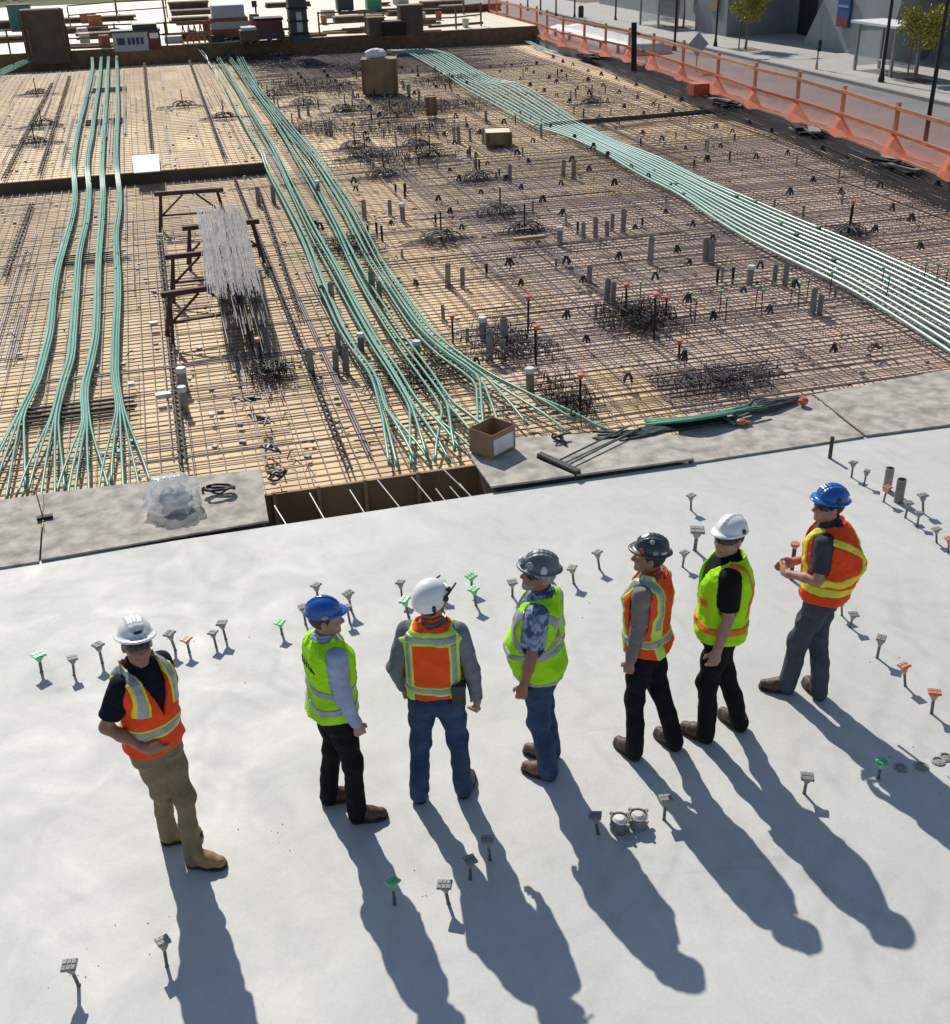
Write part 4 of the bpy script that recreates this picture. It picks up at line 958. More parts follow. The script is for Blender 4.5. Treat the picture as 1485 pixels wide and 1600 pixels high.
m = MB(); m.box(p.x + .55, p.x + .9, p.y - .02, p.y - .003, FAR_Z + .45, FAR_Z + .66); m.build('white_label', 'white_paint', root)
def pallet(label, px, py, w, d, layers, top=None):
    p = F(px, py); root = thing('material_stack', label, 'material stack', tuple(p)); z = FAR_Z
    for k in range(3): m = MB(); m.box(p.x - w/2 + k*(w - .12)/2, p.x - w/2 + .12 + k*(w - .12)/2, p.y, p.y + d, z, z + .12); m.build('skid', 'lumber_dark', root)
    z += .12
    for (hh, mat, k) in layers:
        m = MB(); m.box(p.x - w/2*k, p.x + w/2*k, p.y + .02, p.y + d - .02, z + .002, z + hh); m.build('bundle', mat, root); z += hh
pallet('orange and grey wrapped material stack at the far deck centre', 362, 63, 1.65, 1.2, [(.35, 'pallet_orange', 1), (.3, 'wrap', .97), (.16, 'pallet_orange', 1), (.5, 'grey_panel', .85)])
pallet('low dark red machine crate left of the dark column', 424, 66, 1.25, 1.1, [(.3, 'steel_blue', 1), (.45, 'maroon', .9), (.1, 'rebar_black', 1)])
pallet('low dark crate between the orange stack and the red crate', 392, 68, .8, .9, [(.4, 'dark_ply', 1), (.12, 'grey_panel', .8)])
p = F(307, 66); root = thing('trestle_pile', 'rusty orange trestles on the far deck left of the wrapped stack', 'trestle', tuple(p))
for k in range(5):
    x = p.x - .5 + k*.25; m = MB(); m.beam((x - .12, p.y, FAR_Z), (x, p.y, FAR_Z + .75), .05, .05); m.build('leg', 'pallet_orange', root)
    m = MB(); m.beam((x + .12, p.y + .1, FAR_Z), (x, p.y + .1, FAR_Z + .75), .05, .05); m.build('leg', 'pallet_orange', root)
for k in range(2): m = MB(); m.beam((p.x - .75, p.y + k*.4, FAR_Z + .78), (p.x + .75, p.y + k*.4, FAR_Z + .78), .1, .12); m.build('top_beam', 'pallet_orange', root)
p = F(470, 66); root = thing('column_form', 'dark blue-black steel column form with a wider brown top on the far deck', 'column form', (p.x, p.y, FAR_Z))
m = MB(); m.box(p.x - .38, p.x + .38, p.y, p.y + .76, FAR_Z, FAR_Z + 2.05); m.build('shaft', 'steel_blue', root)
for z in (.3, .8, 1.3, 1.8): m = MB(); m.box(p.x - .42, p.x + .42, p.y - .05, p.y + .81, FAR_Z + z, FAR_Z + z + .08); m.build('clamp', 'rebar_black', root)
m = MB(); m.box(p.x - .1, p.x + .14, p.y - .02, p.y - .003, FAR_Z + .42, FAR_Z + 1.2); m.build('panel_label', 'grey_panel', root)
m = MB(); m.box(p.x - .7, p.x + .7, p.y - .3, p.y + 1.0, FAR_Z + 2.052, FAR_Z + 2.16); m.build('top_platform', 'lumber_dark', root)
for i, (px, py, hh, w, mt, lb) in enumerate(((541, 18, 1.3, .9, 'steel_blue', 'dark blue form box at the back of the far deck'), (586, 16, 1.5, .8, 'net_green', 'green wrapped form at the back of the far deck'), (35, 46, 1.1, 1.1, 'teal', 'dark teal wrapped pile left of the brown column form'), (590, 58, .75, .7, 'dark_ply', 'brown box behind the guard rail above the crate'), (618, 58, .6, 1.0, 'rebar_black', 'dark machine behind the guard rail above the crate'), (645, 56, 1.2, 1.0, 'dark_ply', 'tall brown box behind the guard rail'))):
    p = F(px, py); root = thing('form_box', lb, 'form box', tuple(p))
    m = MB(); m.box(p.x - w/2, p.x + w/2, p.y, p.y + .7, FAR_Z + .06, FAR_Z + hh); m.build('body', mt, root)
    m = MB(); m.box(p.x - w/2 - .04, p.x + w/2 + .04, p.y - .04, p.y + .74, FAR_Z + hh + .002, FAR_Z + hh + .06); m.build('lid', 'lumber_dark', root)
    for u in (-.35, .35): m = MB(); m.box(p.x + u*w - .06, p.x + u*w + .06, p.y, p.y + .7, FAR_Z, FAR_Z + .058); m.build('runner', 'lumber_dark', root)
p = F(402, 36); root = thing('signal_post', 'thin post with a dark box on top on the far deck', 'post', tuple(p)); m = MB(); m.tube([p, p + Vector((0, 0, .75))], .05, 6); m.build('post', 'pole_black', root); m = MB(); m.obox(p + Vector((-.05, 0, .9)), (.25, .2, .3)); m.build('box', 'pole_black', root)
for i, (px, py) in enumerate(((183, 20), (725, 22), (262, 55))):
    p = F(px, py); m = MB(); m.beam(p, p + Vector((0, 0, 1.6)), .09, .09); tag(m.build('standing_post', 'lumber_dark'), ('left', 'right', 'middle')[i] + ' of the lone dark posts on the far deck', 'post')
# low platform frame before the far edge, above the right conduits
a = at(578, 72, -.17); b = at(738, 66, -.17); root = thing('timber_platform', 'low dark timber platform across the start of the right conduits', 'frame', tuple(a))
for dy in (0, 1.6): m = MB(); m.beam((a.x, a.y + dy, .12), (b.x, a.y + dy, .12), .12, .22); m.build('beam', 'lumber_dark', root)
for k in range(6): x = a.x + (b.x - a.x)*k/5; m = MB(); m.beam((x, a.y + .07, .13), (x, a.y + 1.53, .13), .08, .1); m.build('joist', 'lumber_dark', root)
for x in (a.x + .1, b.x - .1): m = MB(); m.box(x - .06, x + .06, a.y - .05, a.y + .05, -.24, .005); m.build('leg', 'lumber_dark', root)

# loose clutter on the far deck
rnd = random.Random(91)
def clutter(kind, px, py):
    p = F(px, py)
    if kind == 'bucket':
        m = MB(); m.lathe(p, [(.13, 0), (.17, .36), (.175, .38), (.15, .37), (.13, .1)], 9); o = m.build('bucket', rnd.choice(('sleeve_white', 'pallet_orange', 'steel_blue')))
    elif kind == 'timber':
        m = MB(); m.obox(p + Vector((0, 0, .05)), (rnd.uniform(1.2, 3.2), .14, .09), rnd.uniform(-.25, .25)); o = m.build('timber', rnd.choice(('lumber', 'lumber_dark', 'lumber_dark')))
    elif kind == 'bundle':
        m = MB()
        for k in range(6): m.obox(p + Vector((rnd.uniform(-.2, .2), .1*k, .05 + .06*(k % 3))), (rnd.uniform(.6, 1.5), .08, .06), rnd.uniform(-.12, .12))
        o = tag(m.build('timber_offcuts', 'lumber_dark'))
    else:
        w, d, h = rnd.uniform(.3, .8), rnd.uniform(.3, .6), rnd.uniform(.2, .6); m = MB(); m.obox(p + Vector((0, 0, h/2)), (w, d, h), rnd.uniform(-.5, .5)); m.obox(p + Vector((0, 0, h + .02)), (w*1.06, d*1.06, .035), 0); o = m.build('tool_crate', rnd.choice(('pallet_orange', 'steel_blue', 'dark_ply', 'maroon', 'grey_panel', 'wrap')))
    return o
for k in range(64):
    px = rnd.choice((rnd.uniform(110, 180), rnd.uniform(270, 480), rnd.uniform(300, 450), rnd.uniform(490, 740), rnd.uniform(560, 720))); py = 82 - px*.047 - (rnd.uniform(0, 9) if rnd.random() < .6 else rnd.uniform(0, 48)); py = max(py, 4)
    kd = rnd.choice(('bucket', 'timber', 'bundle', 'crate', 'crate', 'timber')); o = clutter(kd, px, py)
    nm = {'bucket': 'small bucket', 'timber': 'loose timber', 'bundle': 'scattered timber offcuts', 'crate': 'small tool crate'}[kd]; wh = 'left of the wrapped stack' if px < 330 else ('beside the dark column' if px < 490 else 'near the fence end')
    tag(o, nm + ' in the clutter of the far deck, ' + wh, {'bucket': 'bucket', 'timber': 'timber', 'bundle': 'offcuts', 'crate': 'crate'}[kd], nm.rstrip('s') + 's on the far deck ' + wh)
# ================================================================== orange safety fence
root = thing('safety_fence', 'orange safety fence of netting on timber rails along the street', 'fence', tuple(fence_pts[12]))
pp = fence_pts
random.seed(12)
for i, q in enumerate(pp):
    m = MB(); m.box(q.x - .04, q.x + .04, q.y - .04, q.y + .04, CZ - .3, CZ + 1.2 + random.uniform(-.04, .04)); m.build('post', 'fence_lumber', root)
    m = MB(); L_ = random.uniform(.75, 1.1)      # the net gathered over the foot of each post
    m.add([(q.x - .06, q.y + .06, CZ + .46), (q.x - .07, q.y - .16, CZ + .44), (q.x - .10, q.y - L_, CZ + .015), (q.x - .34, q.y - .35, CZ - .02), (q.x - .24, q.y + .14, CZ + .0), (q.x - .22, q.y - .12, CZ + .2)], [(0, 1, 5), (1, 2, 5), (2, 3, 5), (3, 4, 5), (4, 0, 5)])
    m.build('net_foot', 'fence_orange', root)
for a, b in zip(pp, pp[1:]):
    for z, w in ((1.04, .085), (.50, .075)):
        m = MB(); m.beam((a.x - .06, a.y, CZ + z), (b.x - .06, b.y, CZ + z + random.uniform(-.03, .03)), .04, w); m.build('rail', 'fence_lumber', root)
    for nm, zz, mt in (('upper_netting', (.5, .68, .86, 1.03), 'net_thin'), ('lower_netting', (-.0, .14, .32, .5), 'net_orange')):
        m = MB(); n = 10; V = []; Fc = []; sag = random.uniform(.0, .10)
        for i in range(n + 1):
            f = i/n; c = a.lerp(b, f)
            for k, z in enumerate(zz):
                bul = (.07 if k in (1, 2) else .0)*math.sin(f*math.pi)*random.uniform(.2, 1) - (.10 if (nm[0] == 'l' and k == 0) else 0)
                V.append((c.x - .085 + bul, c.y, CZ + z - (sag*math.sin(f*math.pi) if k == 3 and nm[0] == 'u' else 0)))
        for i in range(n):
            for k in range(3): Fc.append((i*4 + k, (i+1)*4 + k, (i+1)*4 + k + 1, i*4 + k + 1))
        m.add(V, Fc); m.build(nm, mt, root, True)
a = at(1017, 62, 1.0); b = at(1003, 104, -.1); m = MB(); m.beam((fence_x(41.6) - .55, 41.4, -.1), (fence_x(42.6) - .15, 42.6, 1.45), .2, .18); tag(m.build('leaning_beam', 'pole_black'), 'dark beam leaning against the orange fence', 'beam')
p = at(1100, 150, -.1); m = MB(); m.box(fence_x(p.y) - .75, fence_x(p.y) - .2, p.y - .25, p.y + .25, -.03, .32); tag(m.build('orange_crate', 'fence_orange'), 'small orange crate standing inside the fence by the black bars', 'crate')
for i, (px, py) in enumerate(((1190, 165), (1300, 208), (1455, 262), (920, 92))):
    p = at(px, py, -.1); rnd = random.Random(i); root = thing('bar_offcuts', 'small dark heap of offcuts ' + ('beside the fence, second from the far end', 'beside the fence, third from the far end', 'beside the fence at the right edge', 'beside the fence, farthest')[i], 'offcuts', (p.x, p.y, -.1))
    for k in range(10):
        m = MB(); c = Vector((fence_x(p.y) - .42 + rnd.uniform(-.12, .12), p.y + rnd.uniform(-.5, .5), -.0 + .03*(k % 4))); m.obox(c, (rnd.uniform(.1, .3), rnd.uniform(.4, .9), .05), rnd.uniform(-.5, .5)); m.build('offcut', 'rebar_black' if k % 3 else 'sleeve', root)
# ================================================================== street side
KS = (CAMH - SZ)/(CAMH + .35)
def zs(z): return SZ + .13 + (z + .22)*KS
def pole(label, px, py, h, r=.07, z=SZ, name='lamp_post', arm=True, mat='pole_black'):
    p = at(px, py, z); root = thing(name, label, 'lamp post' if name == 'lamp_post' else 'post', tuple(p))
    m = MB(); m.lathe(p, [(r*1.9, 0), (r*1.9, .12), (r*1.3, .3), (r, .45), (r*.75, h)], 10); m.build('shaft', mat, root)
    if arm:
        m = MB(); m.tube([p + Vector((0, 0, h - .05)), p + Vector((.4, 0, h + .12)), p + Vector((.9, 0, h + .15))], r*.6, 6); m.build('arm', mat, root)
        m = MB(); m.obox(p + Vector((1.1, 0, h + .14)), (.6, .26, .1)); m.build('lamp_head', mat, root)
    return p
pole('black lamp post just behind the orange fence at the right', 1443, 240, 5.2, .075)
pole('black lamp post in front of the bus shelter', 1377, 128, 6.5, .075, SZ + .13)
pole('black lamp post on the pavement right of the dark tree', 1118, 72, 6.5, .06, SZ + .13)
pole('black lamp post at the road below the dark tree', 1054, 79, 6.0, .07)
for i, (px, py) in enumerate(((869, 28), (898, 30), (962, 34), (845, 22), (825, 16))):
    pole(('second', 'fourth', 'fifth', 'third', 'first')[i] + ' thin dark post from the left far along the street', px, py, 4.2, .06, SZ, 'street_post', False)
p = pole('thin grey sign pole on the pavement left of the bus shelter', 1276, 108, 2.6, .035, SZ + .13, 'sign_pole', False, 'steel')
m = MB(); m.obox((0, 0, 0), (.14, .1, .5)); o = m.build('meter_box', 'pole_black'); o.location = (p.x, p.y - .06, p.z + 1.05); tag(o, 'black box strapped to the thin grey sign pole', 'box')
p = at(908, 30, SZ); m = MB(); m.lathe(p, [(.2, 0), (.2, .8), (.15, .9), (.0, .92)], 10); tag(m.build('bollard', 'bollard'), 'dark bollard far along the street', 'bollard')
p = at(1088, 112, SZ); root = thing('road_sign', 'grey diamond road sign seen from behind, beyond the fence', 'road sign', (p.x, p.y, SZ))
m = MB(); m.tube([p, (p.x, p.y, p.z + 1.6)], .03, 6); m.build('pole', 'steel', root)
m = MB(); s = .55; zq = p.z + 1.25; m.add([(p.x - s, p.y - .02, zq), (p.x, p.y - .02, zq - s), (p.x + s, p.y - .02, zq), (p.x, p.y - .02, zq + s), (p.x - s, p.y - .04, zq), (p.x, p.y - .04, zq - s), (p.x + s, p.y - .04, zq), (p.x, p.y - .04, zq + s)], [(0, 3, 2, 1), (4, 5, 6, 7), (0, 1, 5, 4), (1, 2, 6, 5), (2, 3, 7, 6), (3, 0, 4, 7)]); m.build('plate', 'grey_panel', root)
# long low white form put in for the bright strip on the road
a = at(905, 50, SZ); b = at(1062, 82, SZ); root = thing('white_form', 'long low white form in the road behind the fence', 'load', (26.6, (a.y + b.y)/2, SZ))
m = MB(); n = 14; V = []; Fc = []; prof = [(-.9, 0), (-.85, .32), (-.45, .42), (0, .38), (.45, .42), (.85, .30), (.9, 0)]
for i in range(n + 1):
    y = b.y + (a.y - b.y)*i/n
    for (u, z) in prof: V.append((26.6 + u*1.5, y, SZ + .005 + z*1.25*(1 + random.uniform(-.05, .05))))
for i in range(n):
    for k in range(6): Fc.append((i*7 + k, i*7 + k + 1, (i+1)*7 + k + 1, (i+1)*7 + k))
Fc += [tuple(reversed(range(7))), tuple(n*7 + k for k in range(7))]
m.add(V, Fc); m.build('shell', 'white_paint', root, True)
for k in range(5): y = b.y + (a.y - b.y)*(k + .5)/5; m = MB(); m.box(25.2, 28.0, y - .04, y + .04, SZ + .01, SZ + .42); m.build('strap', 'pallet_orange', root)  # orange bands across the white form
# bus shelters
def shelter(label, x, y, L=3.1, D=1.5, H=2.05, z=SZ + .13):
    root = thing('bus_shelter', label, 'bus shelter', (x, y, z))
    m = MB(); m.box(x - D/2 - .15, x + D/2 + .1, y - L/2 - .2, y + L/2 + .3, z + H, z + H + .10); m.build('roof', 'white_paint', root)
    for dx in (-D/2 + .1, D/2 - .1):
        for dy in (-L/2 + .1, L/2 - .1): m = MB(); m.box(x + dx - .06, x + dx + .06, y + dy - .06, y + dy + .06, z, z + H - .002); m.build('post', 'steel', root)
    m = MB(); m.box(x + D/2 - .03, x + D/2 - .015, y - L/2 + .2, y + L/2 - .2, z + .2, z + H - .15); m.build('back_pane', 'shelter_glass', root)
    m = MB(); m.box(x - D/2 + .2, x + D/2 - .2, y + L/2 - .11, y + L/2 - .09, z + .2, z + H - .15); m.build('end_pane', 'shelter_glass', root)
    m = MB(); m.box(x + .1, x + .5, y - 1, y + 1, z + .43, z + .48); m.build('bench', 'white_paint', root)
shelter('glass bus shelter with a flat white roof on the right pavement', 26.0*KS, 38.3*KS)
shelter('far glass bus shelter on the pavement by the top edge', 25.9*KS, 58.5*KS)
# trees
def tree(label, px, py, h, cr, mat, z=SZ + .13, n=5200, seed=0, low=.42):
    rnd = random.Random(seed); p = at(px, py, z); root = thing('street_tree', label, 'tree', tuple(p)); m = MB()
    m.tube(smooth_path([p, p + Vector((.03, 0, h*.25)), p + Vector((-.03, .03, h*.5)), p + Vector((0, 0, h*.85))], 3), .075, 7, True, .02)
    tips = []
    for k in range(16):
        a = rnd.uniform(0, 6.28); z0 = h*rnd.uniform(low - .06, .78); l = cr*rnd.uniform(.5, 1.0)
        s = p + Vector((0, 0, z0)); e = s + Vector((math.cos(a)*l*.85, math.sin(a)*l*.85, l*rnd.uniform(.45, .95)))
        m.tube([s, s.lerp(e, .5) + Vector((0, 0, -.05)), e], .026, 5, True, .006); tips += [e, s.lerp(e, .6), s.lerp(e, .8)]
    m.build('trunk', 'bark', root)
    stake = MB(); stake.tube([p + Vector((-.35, .1, 0)), p + Vector((-.33, .1, 1.7))], .035, 6); stake.build('stake', 'lumber_dark', root)
    m = MB()
    for k in range(n):
        t = rnd.choice(tips); c = t + Vector((rnd.gauss(0, .20), rnd.gauss(0, .20), rnd.gauss(0, .18)))*cr*.8
        if c.z < p.z + h*low: continue
        s = rnd.uniform(.035, .075); u = Vector((rnd.gauss(0, 1), rnd.gauss(0, 1), rnd.gauss(0, .6))).normalized(); v = u.orthogonal().normalized()
        w = u.cross(v); m.add([c - v*s, c - w*s*.6, c + v*s, c + w*s*.6], [(0, 1, 2, 3)])
    m.build('crown', mat, root)
    pit = MB(); pit.box(p.x - .7, p.x + .7, p.y - .7, p.y + .7, z + .001, z + .015); tag(pit.build('tree_pit', 'earth'), 'dark earth square around the foot of the ' + label.split(' standing')[0], 'tree pit')
tree('small yellow-green street tree standing right of the bus shelter', 1430, 126, 3.0, 1.0, 'leaf_yellow', seed=2)
tree('yellowing street tree standing before the grey building', 1165, 77, 3.3, 1.1, 'leaf_yellow', seed=5)
tree('dark street tree standing near the far bus shelter', 1068, 42, 4.2, 1.6, 'leaf_dark', seed=8, n=3400)
# grey building along the pavement
bx = 28.0
root = thing('grey_building', 'grey stone building with dark openings and a sloping pale wall', 'building', (bx*KS, 48*KS, SZ + .13))
def W_(x0, x1, y0, y1, z0, z1, mat, nm, par=None): m = MB(); m.box(x0*KS, x1*KS, y0*KS, y1*KS, zs(z0), zs(z1)); return m.build(nm, mat, par or root)
W_(26.6, 34, 52.2, 55.6, -.22, 7, 'stone', 'stone_pier')
W_(26.55, 26.597, 53.0, 53.9, .8, 1.9, 'lumber', 'poster')
W_(28.6, 34, 55.6, 74, -.22, 8, 'stone_pale', 'wall')
f = W_(28.56, 28.597, 58, 60, .2, 2.4, 'glass_dark', 'window'); W_(28.53, 28.557, 57.9, 58.0, .1, 2.5, 'frame_dark', 'frame', f)
f = W_(28.56, 28.597, 62, 65, .2, 2.4, 'glass_dark', 'window'); W_(28.53, 28.557, 61.9, 62.0, .1, 2.5, 'frame_dark', 'frame', f)
W_(30.0, 34, 44.5, 52.2, -.22, 8, 'stone', 'recessed_wall')
f = W_(29.96, 29.997, 45.4, 49.5, .9, 3.4, 'glass_dark', 'window')
for k in range(4): W_(29.92, 29.957, 45.4 + k*1.35, 45.46 + k*1.35, .9, 3.4, 'frame_dark', 'frame', f)
W_(29.975, 30.0 - .002, 50.0, 51.6, -.2, 2.6, 'frame_dark', 'door')
# buttress wall that slopes back
m = MB(); m.hexa([(a*KS, b*KS, zs(c)) for a, b, c in ((28.0, 41.4, -.22), (30.0, 41.4, -.22), (30.0, 47.6, -.22), (28.0, 47.6, -.22), (28.0, 39.2, 7), (30.0, 39.2, 7), (30.0, 42.6, 7), (28.0, 42.6, 7))]); m.build('sloping_wall', 'stone_pale', root)
W_(28.4, 34, 20, 41.3, 2.4, 8, 'stone', 'upper_wall')
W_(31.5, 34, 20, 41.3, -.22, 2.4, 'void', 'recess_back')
for k in range(6):
    f = W_(31.42, 31.497, 22 + k*3.2, 24.9 + k*3.2, -.2, 2.3, 'glass_dark', 'window'); W_(31.38, 31.418, 24.95 + k*3.2, 25.1 + k*3.2, -.2, 2.39, 'frame_dark', 'frame', f)
for k in range(3): W_(28.5, 29.0, 22 + k*6.5, 22.5 + k*6.5, -.22, 2.398, 'stone', 'column')
W_(27.8, 34, 20.0, 75, -.9, -.2215, 'pavement', 'plinth')
sg = thing('wall_sign', 'blue sign with a red lower band on the sloping grey wall', 'sign', (27.9*KS, 44.6*KS, zs(1.2)))
W_(27.86, 27.96, 44.0, 44.9, .75, 1.95, 'sign_blue', 'panel', sg); 
def sub(nm, x0, x1, y0, y1, z0, z1, mat): m = MB(); m.box(x0*KS, x1*KS, y0*KS, y1*KS, zs(z0), zs(z1)); return m.build(nm, mat, sg)
sub('red_band', 27.84, 27.858, 44.03, 44.87, .78, 1.1, 'sign_red'); sub('light_stripe', 27.84, 27.858, 44.08, 44.8, 1.5, 1.58, 'sign_light')
for y in (44.15, 44.75): sub('bracket', 27.962, 28.0, y - .04, y + .04, .8, 1.9, 'steel')
# distant tree mass that closes the far side
rnd = random.Random(77)
m = MB()
for k in range(5200):
    bx_, by_ = rnd.uniform(-70, 13), rnd.uniform(104, 122); zz = rnd.uniform(-.2, 3.2 + 1.2*math.sin(bx_*.4)); s = rnd.uniform(.15, .4)
    u = Vector((rnd.gauss(0, 1), rnd.gauss(0, 1), rnd.gauss(0, 1))).normalized(); v = u.orthogonal().normalized(); w = u.cross(v); c = Vector((bx_, by_, zz))
    m.add([c - v*s, c - w*s, c + v*s, c + w*s], [(0, 1, 2, 3)])
tag(m.build('hedge_belt', 'leaf_dark'), 'dark hedge belt beyond the far deck', 'hedge', kind='stuff')
# ================================================================== people
# Each body and garment is a solid given by a distance field, meshed with surface nets.
_NZ = np.random.RandomState(3).rand(32, 32, 32).astype(np.float32)*2 - 1
def vnoise(X, Y, Z):
    xi, yi, zi = np.floor(X).astype(int), np.floor(Y).astype(int), np.floor(Z).astype(int)
    fx, fy, fz = X - xi, Y - yi, Z - zi
    fx = fx*fx*(3 - 2*fx); fy = fy*fy*(3 - 2*fy); fz = fz*fz*(3 - 2*fz); r = 0
    for a in (0, 1):
        for b in (0, 1):
            for c in (0, 1):
                r = r + _NZ[(xi + a) % 32, (yi + b) % 32, (zi + c) % 32]*(fx if a else 1 - fx)*(fy if b else 1 - fy)*(fz if c else 1 - fz)
    return r
class Field:
    def __init__(s, lo, hi, h):
        s.lo = np.array(lo, np.float32); s.h = h; n = [int(math.ceil((b - a)/h)) + 1 for a, b in zip(lo, hi)]
        s.ax = [s.lo[i] + h*np.arange(n[i], dtype=np.float32) for i in range(3)]; s.d = np.full(n, .2, np.float32)
    def sl(s, bb):
        r = []
        for i in range(3):
            a = int(np.clip((bb[0][i] - s.lo[i])/s.h, 0, len(s.ax[i]))); b = int(np.clip((bb[1][i] - s.lo[i])/s.h + 2, 0, len(s.ax[i]))); r.append(slice(a, b))
        return tuple(r)
    def grid(s, sl=None):
        a = [s.ax[i][sl[i]] if sl else s.ax[i] for i in range(3)]
        return a[0][:, None, None], a[1][None, :, None], a[2][None, None, :]
    def add(s, prim, k=.02):
        f, bb = prim; m = .06 + k; sl = s.sl(([b - m for b in bb[0]], [b + m for b in bb[1]]))
        if any(q.stop <= q.start for q in sl): return
        d = f(*s.grid(sl)); o = s.d[sl]
        if k > 0:
            hh = np.maximum(k - np.abs(o - d), 0)/k; s.d[sl] = np.minimum(o, d) - hh*hh*k*.25
        else: s.d[sl] = np.minimum(o, d)
    def cut(s, f): s.d = np.maximum(s.d, -f(*s.grid()))
    def keep(s, f): s.d = np.maximum(s.d, f(*s.grid()))
    def wrinkle(s, amp, fx, fz, seed, zc=None, zw=.2):
        X, Y, Z = s.grid(); near = np.abs(s.d) < .03
        sub = np.argwhere(near)
        if len(sub) == 0: return
        x = s.ax[0][sub[:, 0]]; y = s.ax[1][sub[:, 1]]; z = s.ax[2][sub[:, 2]]
        w = vnoise(x*fx + seed, y*fx + seed*1.7, z*fz + x*fx*.5 + seed); w2 = vnoise(x*fx*2.1 + seed, y*fx*2.1, z*fz*2.0 + seed*2)
        v = (1 - 2*np.abs(w))*.7 + .4*w2
        a = amp if zc is None else amp*(.35 + sum(np.exp(-((z - c)/zw)**2) for c in zc))
        s.d[near] -= (a*v).astype(np.float32)
    def mesh(s, name):
        F = s.d; n = F.shape; ins = F < 0
        nx, ny, nz = n[0]-1, n[1]-1, n[2]-1
        cnt = np.zeros((nx, ny, nz), np.int8)
        for a in (0, 1):
            for b in (0, 1):
                for c in (0, 1): cnt += ins[a:a+nx, b:b+ny, c:c+nz]
        act = np.argwhere((cnt > 0) & (cnt < 8)); idm = np.full((nx, ny, nz), -1, np.int64); idm[tuple(act.T)] = np.arange(len(act))
        P = np.zeros((len(act), 3)); C = np.zeros(len(act))
        cor = [(a, b, c) for a in (0, 1) for b in (0, 1) for c in (0, 1)]
        val = {q: F[act[:, 0] + q[0], act[:, 1] + q[1], act[:, 2] + q[2]] for q in cor}
        for q in cor:
            for ax in range(3):
                if q[ax] == 0:
                    q2 = list(q); q2[ax] = 1; q2 = tuple(q2); v0, v1 = val[q], val[q2]; mk = (v0 < 0) != (v1 < 0)
                    t = np.where(mk, v0/np.where(mk, v0 - v1, 1), 0); pt = np.tile(np.array(q, float), (len(act), 1)); pt[:, ax] = t
                    P += pt*mk[:, None]; C += mk
        V = s.lo + (act + P/np.maximum(C, 1)[:, None])*s.h
        Q = []
        for ax in range(3):
            sa = [slice(None)]*3; sb = [slice(None)]*3; sa[ax] = slice(0, -1); sb[ax] = slice(1, None)
            A = ins[tuple(sa)]; B = ins[tuple(sb)]; e = np.argwhere(A != B); u, w = (ax+1) % 3, (ax+2) % 3
            ok = (e[:, u] > 0) & (e[:, w] > 0) & (e[:, u] < n[u]-1) & (e[:, w] < n[w]-1); e = e[ok]
            def cid(du, dw):
                q = e.copy(); q[:, u] += du; q[:, w] += dw; return idm[tuple(q.T)]
            f = np.stack([cid(-1, -1), cid(0, -1), cid(0, 0), cid(-1, 0)], 1)
            fl = ~A[tuple(e.T)]; f[fl] = f[fl][:, ::-1]; Q.append(f)
        Q = np.concatenate(Q); Q = Q[(Q >= 0).all(1)]
        return np_mesh(name, V, Q)
def rcone(a, b, ra, rb):
    a = np.array(a, np.float32); b = np.array(b, np.float32); ab = b - a; L2 = float(ab@ab) + 1e-9; R_ = max(ra, rb)
    def f(X, Y, Z):
        px, py, pz = X - a[0], Y - a[1], Z - a[2]; t = np.clip((px*ab[0] + py*ab[1] + pz*ab[2])/L2, 0, 1)
        return np.sqrt((px - t*ab[0])**2 + (py - t*ab[1])**2 + (pz - t*ab[2])**2) - (ra + (rb - ra)*t)
    return f, (np.minimum(a, b) - R_, np.maximum(a, b) + R_)
def ell(c, r, M=None):
    c = np.array(c, np.float32); r = np.array(r, np.float32); M = np.eye(3) if M is None else np.array(M)   # rows of M: local axes
    def f(X, Y, Z):
        px, py, pz = X - c[0], Y - c[1], Z - c[2]; q = [(M[i, 0]*px + M[i, 1]*py + M[i, 2]*pz) for i in range(3)]
        k0 = np.sqrt((q[0]/r[0])**2 + (q[1]/r[1])**2 + (q[2]/r[2])**2) + 1e-6; k1 = np.sqrt((q[0]/r[0]**2)**2 + (q[1]/r[1]**2)**2 + (q[2]/r[2]**2)**2) + 1e-6
        return k0*(k0 - 1)/k1
    R_ = float(max(r)); return f, (c - R_, c + R_)
def loft(st, off=0.0, lean=(0, 0), n=2.4, tw=0.0, twz=1.0):
    """torso: stations (z, half width, half depth, forward shift); lean: sideways/forward slope; tw: twist of the chest"""
    z_ = [q[0] for q in st]
    def f(X, Y, Z):
        a = np.interp(Z, z_, [q[1] for q in st]) + off; b = np.interp(Z, z_, [q[2] for q in st]) + off; c = np.interp(Z, z_, [q[3] for q in st])
        x = X - lean[0]*(Z - .95); y = Y - lean[1]*(Z - .95)
        t = tw*np.clip((Z - twz)/.3, 0, 1); x, y = x*np.cos(t) + y*np.sin(t), -x*np.sin(t) + y*np.cos(t); y = y - c
        k = ((np.abs(x)/a)**n + (np.abs(y)/b)**n)**(1/n); d = (k - 1)*np.minimum(a, b)*.92
        return np.maximum(d, np.maximum(z_[0] - off - Z, Z - z_[-1] - off))
    w = max(q[1] for q in st) + .1 + abs(lean[0]) + abs(lean[1])
    return f, (np.array([-w, -w, z_[0] - .05]), np.array([w, w, z_[-1] + .05]))
def V3(*a): return np.array(a, float)
for nm, c1, c2 in (('skin', (0.42, 0.235, 0.165), (0.36, 0.19, 0.13)), ('skin_red', (0.36, 0.15, 0.10), (0.30, 0.12, 0.085)), ('skin_tan', (0.33, 0.175, 0.115), (0.28, 0.145, 0.095))):
    pm(nm, c1, c2, 14, 0.5, 0.08, 120, spec=.35)
